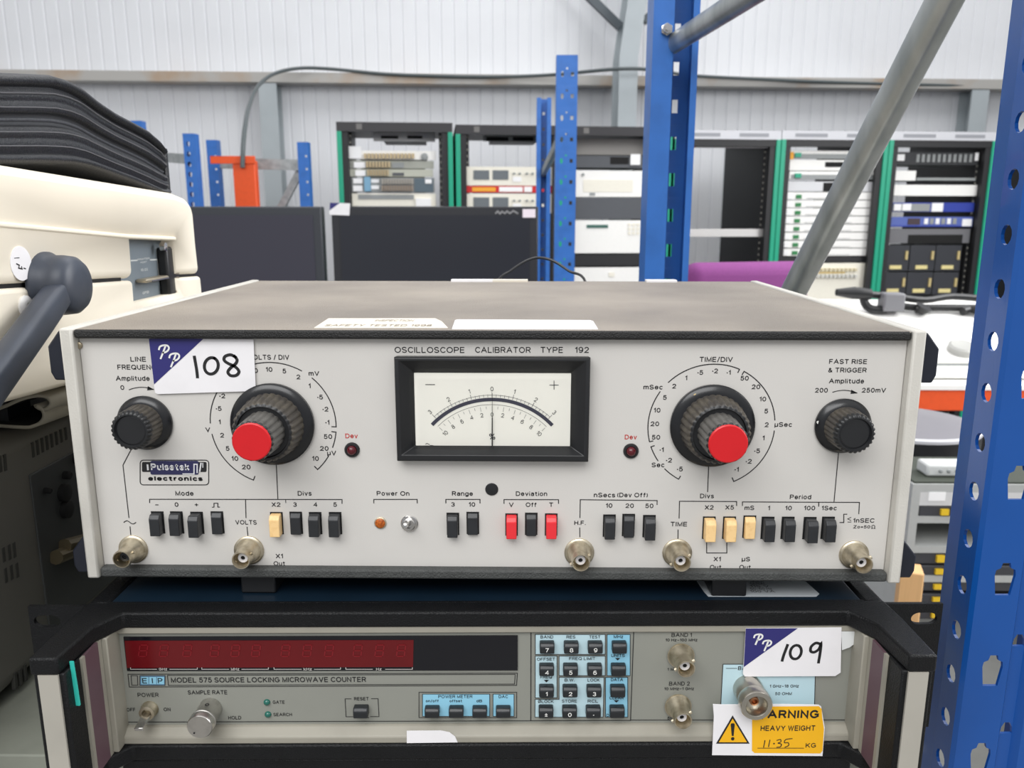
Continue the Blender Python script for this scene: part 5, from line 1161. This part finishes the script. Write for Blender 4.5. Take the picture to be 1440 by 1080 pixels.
# drawer cabinet with yellow tags
gf = Fr((atY(1283, 690, .90).x, .90, FLOOR), 0); zt = atY(1310, 681, .90).z-FLOOR; t = CABT = thing('drawer_cabinet', gf, 'pale grey cabinet of black drawers with yellow tags, seen below the stool', 'cabinet')
M_CAB = mat('pale_grey_cabinet', (176, 178, 176), .5, var=.05)
MB().box(0, .014, 0, .15, 0, zt).box(.286, .30, 0, .15, 0, zt).box(.014, .286, 0, .15, zt-.014, zt).box(.014, .286, .138, .15, 0, zt-.014).box(.014, .286, 0, .15, 0, .014).build('cabinet_shell', M_CAB, t, smooth=0)
def cz(py): return gf.P(1312, py, 0)[1]
MB().box(.014, .286, .0, .01, cz(711), zt-.014).build('label_plate', mat('pale_plate', (206, 206, 206), .5), t); a = gf.P(1305, 704, 0); b = gf.P(1330, 692, 0); MB().box(a[0], b[0], -.001, .001, a[1], b[1]).build('white_label', M_TAG, t)
for y0, y1 in ((712, 728), (777, 794), (796, 811), (818, 832), (836, 850), (856, 872)):
    dr = MB().box(.016, .284, .002, .135, cz(y1), cz(y0)).build('drawer', mat('dark_drawer', (60, 61, 66), .5), t, bevel=.002)
    k = (y0-712)*.092; a = gf.P(1322-k, y1-4, 0); b = gf.P(1334-k, y0+4, 0); MB().box(a[0], b[0], -.003, .003, a[1], b[1]).build('yellow_tag', mat('tag_yellow', (228, 190, 40), .5), dr)
    MB().box(b[0]+.006, b[0]+.02, -.003, .003, a[1]-.003, b[1]+.003).build('drawer_clip', M_TAG, dr)
for y in (731, 773, 814, 853): MB().box(.014, .286, 0, .137, cz(y)-.006, cz(y)+.006).build('shelf_strip', M_CAB, t)
MB().box(.016, .284, .120, .130, cz(770), cz(734)).build('back_board', mat('dark_green_board', (52, 58, 48), .6), t)
# small white device on the cabinet, brown board behind
MB().box(.004, .296, .004, .146, zt, zt+.003).build('top_mat', mat('dark_green_board', (52, 58, 48), .6), t)
df = Fr((atY(1325, 667, .93).x, .93, FLOOR+zt+.003)); t = thing('small_white_device', df, 'small white device with a few buttons, on top of the drawer cabinet', 'device')
hz = atY(1325, 654, .93).z-df.loc.z
MB().box(-.026, .05, 0, .04, 0, hz).build('case', mat('pale_device', (206, 208, 206), .5), t, bevel=.004)
for i in range(3): MB().lathe((-.004+.014*i, 0, hz*.5), [(.003, 0), (.003, .003), (0, .004)], 12).build('button', M_GREYU, t)
bf3 = Fr((atY(1290, 650, 1.36).x, 1.53, FLOOR)); pz = [atY(1284, 612, 1.53), atY(1352, 668, 1.53)]
mb = MB(); a, b = bf3.l(pz[0]), bf3.l(pz[1]); d = (b-a).normalized()
bar(mb, a-d*.25, a+d*1.25, .06, .022, up=(0, 0, 1)); tag(mb.build('wooden_board', mat('brown_wood', (122, 98, 82), .6, var=.25, vscale=30), None, bf3, bevel=.002), 'brown board leaning at a slant behind the stool', 'board')
wf = Fr((atY(1284, 805, .78).x, .78, FLOOR), -18); zt = atY(1284, 806, .78).z-FLOOR
tag(MB().box(-.0165, .0165, 0, .04, 0, zt).build('wooden_post', mat('pale_wood', (222, 176, 122), .6, var=.12, vscale=20, stretch=(4, 4, .4)), None, wf, bevel=.002), 'pale wooden post standing in front of the drawer cabinet', 'post')
# ================================================================== instruments on the left
M_CRB = mat('cream_plastic', (247, 238, 220), .5, var=.05, vscale=8)
M_SLATE = mat('slate_panel', (112, 122, 130), .5, var=.08)
M_HAND = mat('blue_grey_handle', (58, 64, 76), .42, var=.3, vscale=25)
M_LTHR = mat('black_leathercloth', (29, 31, 35), .42, var=.25, vscale=60, bump=.5, bscale=700)
cb = Fr((-.272, .309, .0), 90)
CB = thing('cream_oscilloscope', cb, 'cream cased portable oscilloscope at the left, with a big swivelling carry handle', 'test instrument')
def cut(o, cutter):
    md = o.modifiers.new('cut', 'BOOLEAN'); md.operation = 'DIFFERENCE'; md.object = cutter; md.solver = 'EXACT'
    bpy.context.view_layer.update(); dg = bpy.context.evaluated_depsgraph_get()
    me = bpy.data.meshes.new_from_object(o.evaluated_get(dg)); o.modifiers.clear(); o.data = me
P = cb.P
rec = [P(181, 335.5), P(244, 338.5), P(251, 412), P(188, 428)]
cm = MB(); cm.prism(rec, -.02, .012, 'y'); cutter = cm.build('cutter', M_SLATE, CB)
zs = lambda px: P(px, 404.5-.0615*px)
s0, s1 = P(-150, 413.7), P(282, 387.2)
up = [(s0[0], s0[1]+.0008), (s1[0], s1[1]+.0008), P(277, 340), P(273.5, 300), P(270, 287), P(262, 278), P(245, 271), P(-150, 205)]
lo_ = [(s0[0], s0[1]-.0008), P(-150, 611), P(292, 488), (s1[0]+.0008, s1[1]-.0008)]
o = MB().prism(up, 0, .26, 'y').build('upper_cover', M_CRB, CB, bevel=.006, seg=4); cut(o, cutter)
o = MB().prism(lo_, 0, .26, 'y').build('lower_cover', M_CRB, CB, bevel=.003, seg=3); cut(o, cutter)
bpy.data.objects.remove(cutter)
g0, g1 = P(176, 404.5-.0615*176), P(254, 404.5-.0615*254)
MB().prism([(s0[0]+.004, s0[1]-.004), (g0[0], g0[1]-.004), (g0[0], g0[1]+.004), (s0[0]+.004, s0[1]+.004)], .003, .011, 'y').prism([(g1[0], g1[1]-.004), (s1[0]-.004, s1[1]-.004), (s1[0]-.004, s1[1]+.004), (g1[0], g1[1]+.004)], .003, .011, 'y').build('seam_gasket', M_HOLE, CB)
r0, r1 = P(-150, 297), P(179, 329.5); r2 = P(246, 333)
MB().prism([r0, r1, r2, (r2[0], r2[1]-.003), (r1[0], r1[1]-.003), (r0[0], r0[1]-.003)], -.0012, .004, 'y').build('raised_rib', M_CRB, CB, bevel=.001)
YR = .0105
mb = MB().prism([(a*1.0, b) for a, b in rec], YR, YR+.001, 'y')
k = Ink(cb, YR)
k.line([(184, 366.5), (193, 366), (193, 366)], .9, 0); k.line([(211, 365.5), (221, 365), (223, 386)], .9, 0); k.text('PRINTER', 202, 365.5, 2.6, 17, 0); k.text('PORT', 202, 370, 2.4, 9, 0); k.text('RS-232', 203, 381, 3.6, 9.5, 0); k.text('GPIB', 205, 413, 3.6, 9, 0)
k.onto(mb, 1); mb.build('connector_panel', [M_SLATE, mat('pale_print', (196, 200, 200), .6)], CB, smooth=0, recalc=False)
def cbox(nm, a, y0, y1, m, par=CB, bev=.001):
    x0, z0 = P(a[0], a[3], YR); x1, z1 = P(a[2], a[1], YR); return MB().box(x0, x1, y0, y1, z0, z1).build(nm, m, par, bevel=bev)
dsub = cbox('cable_connector', (190, 387, 222, 398), .001, YR, mat('connector_shell', (176, 166, 146), .4, metal=.6), bev=.002); cbox('connector_face', (197, 390, 221, 396), .0003, .003, mat('connector_slot', (74, 76, 92), .5), dsub)
d2 = cbox('cable_connector', (192, 418, 225, 428), .001, YR, mat('connector_shell', (0, 0, 0)), bev=.002)
ed = cbox('edge_connector', (226, 346, 236, 424), .002, YR, M_BLK, bev=.002)
for i in range(9):
    y = 358+6.2*i; cbox('contact', (233, y, 236.4, y+3), .0013, .004, mat('connector_shell', (0, 0, 0)), ed, bev=0)
x, z = P(230, 347, .002); MB().lathe((x, .004, z), [(.0035, 0), (.0035, .004), (0, .005)], 14).build('lock_screw', M_CHROME, CB)
x, z = P(29, 370.5); MB().lathe((x, 0, z), [(.0098, 0), (.0098, .0004), (0, .0004)], 32).build('round_sticker', PAPER, CB)
k = Ink(cb, -.0004); k.line([(23, 371), (27, 373), (26, 377), (31, 378), (30, 375)], 1.2); k.line([(33, 377), (36, 378)], 1); k.line([(20, 363), (27, 362.5)], .7); k.build('sticker_scrawl', INK, CB)
x, z = P(35, 431); b = MB().lathe((x, 0, z), [(.0064, 0), (.0064, .0012), (.0045, .0025), (.0022, .0025), (.002, .001), (0, .001)], 28).build('side_plug', mat('white_plug', (232, 230, 228), .35), CB)
for x_ in (-.20, -.02):
    for y_ in (.05, .22):
        zb_ = P(-150, 611)[1]+(P(292, 488)[1]-P(-150, 611)[1])*(x_-P(-150, 611)[0])/(P(292, 488)[0]-P(-150, 611)[0])
        MB().box(x_-.012, x_+.012, y_-.012, y_+.012, .0562, zb_+.002).build('foot', M_BLK, CB)
# handle
hx, hz = P(89, 401, -.010); hub = MB().lathe((hx, .001, hz), [(.0200, 0), (.0200, .003), (.0180, .005), (.0180, .012), (.0172, .018), (.0145, .0212), (.008, .0226), (0, .0228)], 40).build('handle_hub', M_HAND, CB, smooth=60)
pa = cb.P3(93, 397, -.0125); pb = cb.P3(-70, 622, -.020)
d = (pb-pa).normalized(); nrm = Vector((0, -1, 0)); nrm = (nrm-d*nrm.dot(d)).normalized(); v = d.cross(nrm); ww, tt = .0086, .0070; mb = MB(); sec = []
for i in range(20):
    a = 2*PI*i/20; ca, sa = math.cos(a), math.sin(a); sec.append((abs(ca)**.5*math.copysign(ww, ca), abs(sa)**.6*math.copysign(tt, sa)))
N = 10
for j in range(N+1):
    t_ = j/N; o_ = pa+(pb-pa)*t_; sc_ = .80+.2*min(1, t_*4)
    for a, b in sec: mb.v.append(tuple(o_+v*a*sc_+nrm*b))
for j in range(N):
    for i in range(20): mb.f.append([j*20+i, j*20+(i+1) % 20, j*20+20+(i+1) % 20, j*20+20+i]); mb.m.append(0)
mb.f += [list(range(20)), list(range((N+1)*20-1, N*20-1, -1))]; mb.m += [0, 0]
mb.build('handle_arm', M_HAND, CB, smooth=60)
ge = Vector((pb.x, .26-pb.y, pb.z)); gm = MB(); gm.tube(smoothpath([pb-d*.004, pb+d*.010+Vector((0, .012, 0)), pb+d*.014+Vector((0, .04, 0)), ge+d*.014-Vector((0, .04, 0)), ge+d*.010-Vector((0, .012, 0)), ge-d*.004], 5), .0086, 14); gm.build('handle_grip', M_HAND, CB, smooth=60)
bar(MB(), Vector((pa.x, .26-pa.y, pa.z)), ge, .017, .014).build('handle_arm', M_HAND, CB, bevel=.004)
MB().lathe((hx, .259, hz), [(.0200, 0), (.0200, .003), (.0180, .005), (.0180, .013), (.0165, .018), (.006, .0212), (0, .0213)], 40, d=(0, 1, 0)).build('handle_hub', M_HAND, CB, smooth=60)

# zipped pouch on top of it
zpf = Fr(cb.w((-.15, .08, P(120, 240, .02)[1])), 90)
topc = [(-160, 96), (-60, 103), (0, 107), (40, 107.5), (74, 109), (95, 115), (112, 124), (135, 143), (160, 160), (185, 173), (205, 184), (222, 199), (232, 213), (236, 222)]
botc = [(-160, 226), (-60, 229), (0, 229), (50, 228.5), (89, 230), (112, 234), (133, 240.5), (155, 248), (178, 256), (200, 265), (215, 271.5), (226, 274), (233, 272), (237, 267)]
# (outwards mm, height share, material)
PRF = [(-150, -.20, 0), (-50, -.15, 0), (-15, -.03, 0), (1, -.005, 0), (4.5, .02, 0), (5.5, .055, 0), (4.5, .09, 0), (1.5, .115, 0), (1.8, .14, 0), (2.6, .17, 0), (3.0, .22, 0), (2.6, .27, 0), (2.0, .285, 0), (2.4, .30, 0), (3.2, .34, 0), (3.0, .40, 0), (1.5, .425, 0), (-1.0, .44, 1), (-1.5, .475, 1), (-.6, .485, 2), (-.6, .515, 2), (-1.5, .525, 1), (-1.0, .56, 1), (1.5, .575, 0), (3.0, .60, 0), (3.2, .66, 0), (2.4, .70, 0), (2.0, .715, 0), (2.6, .73, 0), (2.8, .78, 0), (1.4, .83, 0), (.6, .87, 0), (1.8, .885, 0), (4.2, .91, 0), (5.2, .95, 0), (4.0, .99, 0), (.5, 1.012, 0), (-20, 1.03, 0), (-70, 1.05, 0), (-150, 1.04, 0)]
Y0 = .012; path = []
def ip(c, x):
    for (a, b), (c2, d2) in zip(c[:-1], c[1:]):
        if a <= x <= c2: return b+(d2-b)*(x-a)/(c2-a)
    return c[-1][1]
xs = [-160+i*6 for i in range(62)]+[212, 218, 222, 226, 230]
xs = sorted(set(x for x in xs if x <= 230))
mid = lambda x: (ip(topc, x)+ip(botc, x))/2
for x in xs:
    yb, yt = ip(botc, x), ip(topc, x); pb_ = cb.P3(x, yb, Y0); pt_ = cb.P3(x, yt, Y0); pm = cb.P3(x, (yb+yt)/2, Y0)
    path.append((pm.x, Y0, pb_.z, pt_.z, Vector((0, -1, 0))))
lx, _, lb, lt, _ = path[-1]; R_ = .012
for i in range(1, 7):
    a = PI/2*i/6; path.append((lx+R_*math.sin(a), Y0+R_*(1-math.cos(a)), lb+.0008*i, lt-.0006*i, Vector((math.sin(a), -math.cos(a), 0))))
ex, ey, eb, et, _ = path[-1]
for i in range(1, 8): path.append((ex-.002*i, ey+.02*i, eb, et, Vector((1, 0, 0))))
za_, zb_ = P(-150, 205), P(245, 271)
def ztop(x): return za_[1]+(zb_[1]-za_[1])*(x-za_[0])/(zb_[0]-za_[0])
mb = MB(); K = len(PRF)
off = cb.l(zpf.loc)
for (x, y, b, t_, n_) in path:
    for o_, v_, m_ in PRF:
        oo = o_/1000
        if n_.x > .2: oo = oo*.3 if o_ > 0 else max(oo, -.06)
        q = Vector((x, y, b+(t_-b)*v_))+n_*oo; q.z = max(q.z, ztop(q.x)+.0006); mb.v.append(tuple(q-off))
for j in range(len(path)-1):
    for i in range(K):
        i2 = (i+1) % K; mb.f.append([j*K+i, j*K+i2, (j+1)*K+i2, (j+1)*K+i]); mb.m.append(max(PRF[i][2], PRF[i2][2]) if PRF[i][2]*PRF[i2][2] else 0)
mb.f += [list(range(K)), list(range(len(path)*K-1, (len(path)-1)*K-1, -1))]; mb.m += [0, 0]
ZP = thing('zipped_case', zpf, 'black padded zip-up case lying on the cream oscilloscope', 'case')
mb.build('padded_body', [M_LTHR, mat('zip_tape', (54, 56, 60), .7, var=.2, vscale=300), mat('zip_teeth', (74, 76, 80), .4, var=.5, vscale=900)], ZP, smooth=70)
MB().tube([Vector((lx+R_-.0025, Y0+.0035, lb+(lt-lb)*q_))-off for q_ in (-.03, 0, .25, .5, .75, 1, 1.03)], .0038, 10, up=(1, 0, 0)).build('end_piping', M_LTHR, ZP)
# lines of stitching along the two padded bands
for vv in (.20, .36, .64, .80):
    st = MB()
    for j in range(0, len(path)-14):
        for s_ in range(3):
            t0, t1 = s_/3, s_/3+.2
            A_, B_ = path[j], path[j+1]
            def pt(t): 
                x = A_[0]+(B_[0]-A_[0])*t; b = A_[2]+(B_[2]-A_[2])*t; tt_ = A_[3]+(B_[3]-A_[3])*t; return Vector((x, Y0-.0034, b+(tt_-b)*vv))-off
            st.tube([pt(t0), pt(t1)], .00045, 5)
    st.build('stitching', mat('grey_thread', (112, 112, 116), .7), ZP, smooth=0)

# dark ventilated instrument below
vf = Fr((-.46, .22, -.107)); XS = .16; VT = .0558+.107
VI = thing('dark_instrument', vf, 'dark grey ventilated instrument at the lower left, beside the calibrator', 'test instrument')
M_VENT = mat('warm_dark_grey_paint', (104, 102, 96), .5, var=.12, vscale=12)
mb = MB().box(-.30, XS, -.26, .30, .006, VT); o = mb.build('case', M_VENT, VI, bevel=.012, seg=5)
for x in (-.27, .12):
    for y in (-.2, .25): MB().box(x-.012, x+.012, y-.012, y+.012, 0, .007).build('foot', M_BLK, VI)
def vs(px, py): p = vf.PX(px, py, XS); return p.y, p.z
def slot(px, py0, py1, w_=3.0, lean=2):
    a = vs(px, py1); b = vs(px-lean, py0); w2 = .0012
    return [(a[0]-w2, a[1]), (a[0]+w2, a[1]), (b[0]+w2, b[1]), (b[0]-w2, b[1])]
n = 0
for i in range(8):
    px = 47+6.6*i; y0 = 622-3.0*i; MB().prism(slot(px, y0, y0+21-i*.5), XS-.002, XS+.0004, 'x').build('vent_slot', mat('slot_shadow', (58, 58, 54), .8), VI)
for px, y0, y1 in ((1, 641, 664), (8, 639, 662), (6, 770, 790), (14, 766, 787), (21, 763, 784), (9, 799, 819), (17, 795, 815), (25, 792, 812), (23, 946, 968), (30, 941, 963), (37, 935, 957)):
    MB().prism(slot(px, y0, y1), XS-.002, XS+.0004, 'x').build('vent_slot', mat('slot_shadow', (58, 58, 54), .8), VI)
a, b = vs(40, 668), vs(46, 880)
sp = MB().box(XS-.001, XS+.0012, a[0], .285, .02, a[1]).build('side_plate', mat('dark_side_plate', (66, 68, 68), .5, var=.2, vscale=20), VI, bevel=.0008)
for px, py, r in ((85, 693, .006), (88, 716, .006), (88, 668, .003), (60, 690, .002), (104, 645, .004)):
    y, z = vs(px, py); MB().lathe((XS+.0010, y, z), [(r, 0), (r, .004), (r*.6, .005), (0, .005)], 20, d=(1, 0, 0)).build('side_knob', M_HOLE, VI)
for a_ in ((68, 770, 104, 784), (80, 758, 118, 768)):
    y0, z0 = vs(a_[0], a_[3]); y1, z1 = vs(a_[2], a_[1]); MB().tube([(XS+.005, y0, z0), (XS+.005, y1, z1)], .005, 10).build('side_connector', mat('dull_brass', (110, 100, 78), .45, metal=.7), VI)

# rolled vinyl cover between them
rf = Fr((-.29, .165, .0558))
up_ = [(-30, 580), (0, 574), (28, 562), (48, 557), (62, 557.5), (70, 563), (70.5, 570), (64, 575.5), (56, 575), (49, 570.5)]
low = [(49, 570.5), (57, 574), (61, 581), (61, 588), (56, 595), (46, 599.5), (36, 601), (0, 599), (-30, 597)]
prof = [rf.P3(a, b, -.075) for a, b in [(p.x, p.y) for p in smoothpath([(a, b, 0) for a, b in up_+low[1:]], 4)]]
zmin = min(p.z for p in prof); prof = [Vector((p.x, p.y, p.z-min(0, zmin-.002))) for p in prof]
mb = MB(); n = len(prof)
mb.v = [(p.x+.02*t, -.075+.155*t, p.z) for t in (0, .5, 1) for p in prof]
mb.f = [[j*n+i, j*n+i+1, (j+1)*n+i+1, (j+1)*n+i] for j in range(2) for i in range(n-1)]; mb.m = [0]*len(mb.f)
o = mb.build('vinyl_cover', [mat('grey_beige_vinyl', (168, 162, 146), .5, var=.08), mat('black_vinyl_lining', (22, 22, 23), .6)], None, rf, smooth=60, recalc=False)
md = o.modifiers.new('solid', 'SOLIDIFY'); md.thickness = .0022; md.offset = 0; md.material_offset = 1; md.material_offset_rim = 0
tag(o, 'rolled grey vinyl cover with black lining, squeezed between the cream and the dark instruments', 'cover')
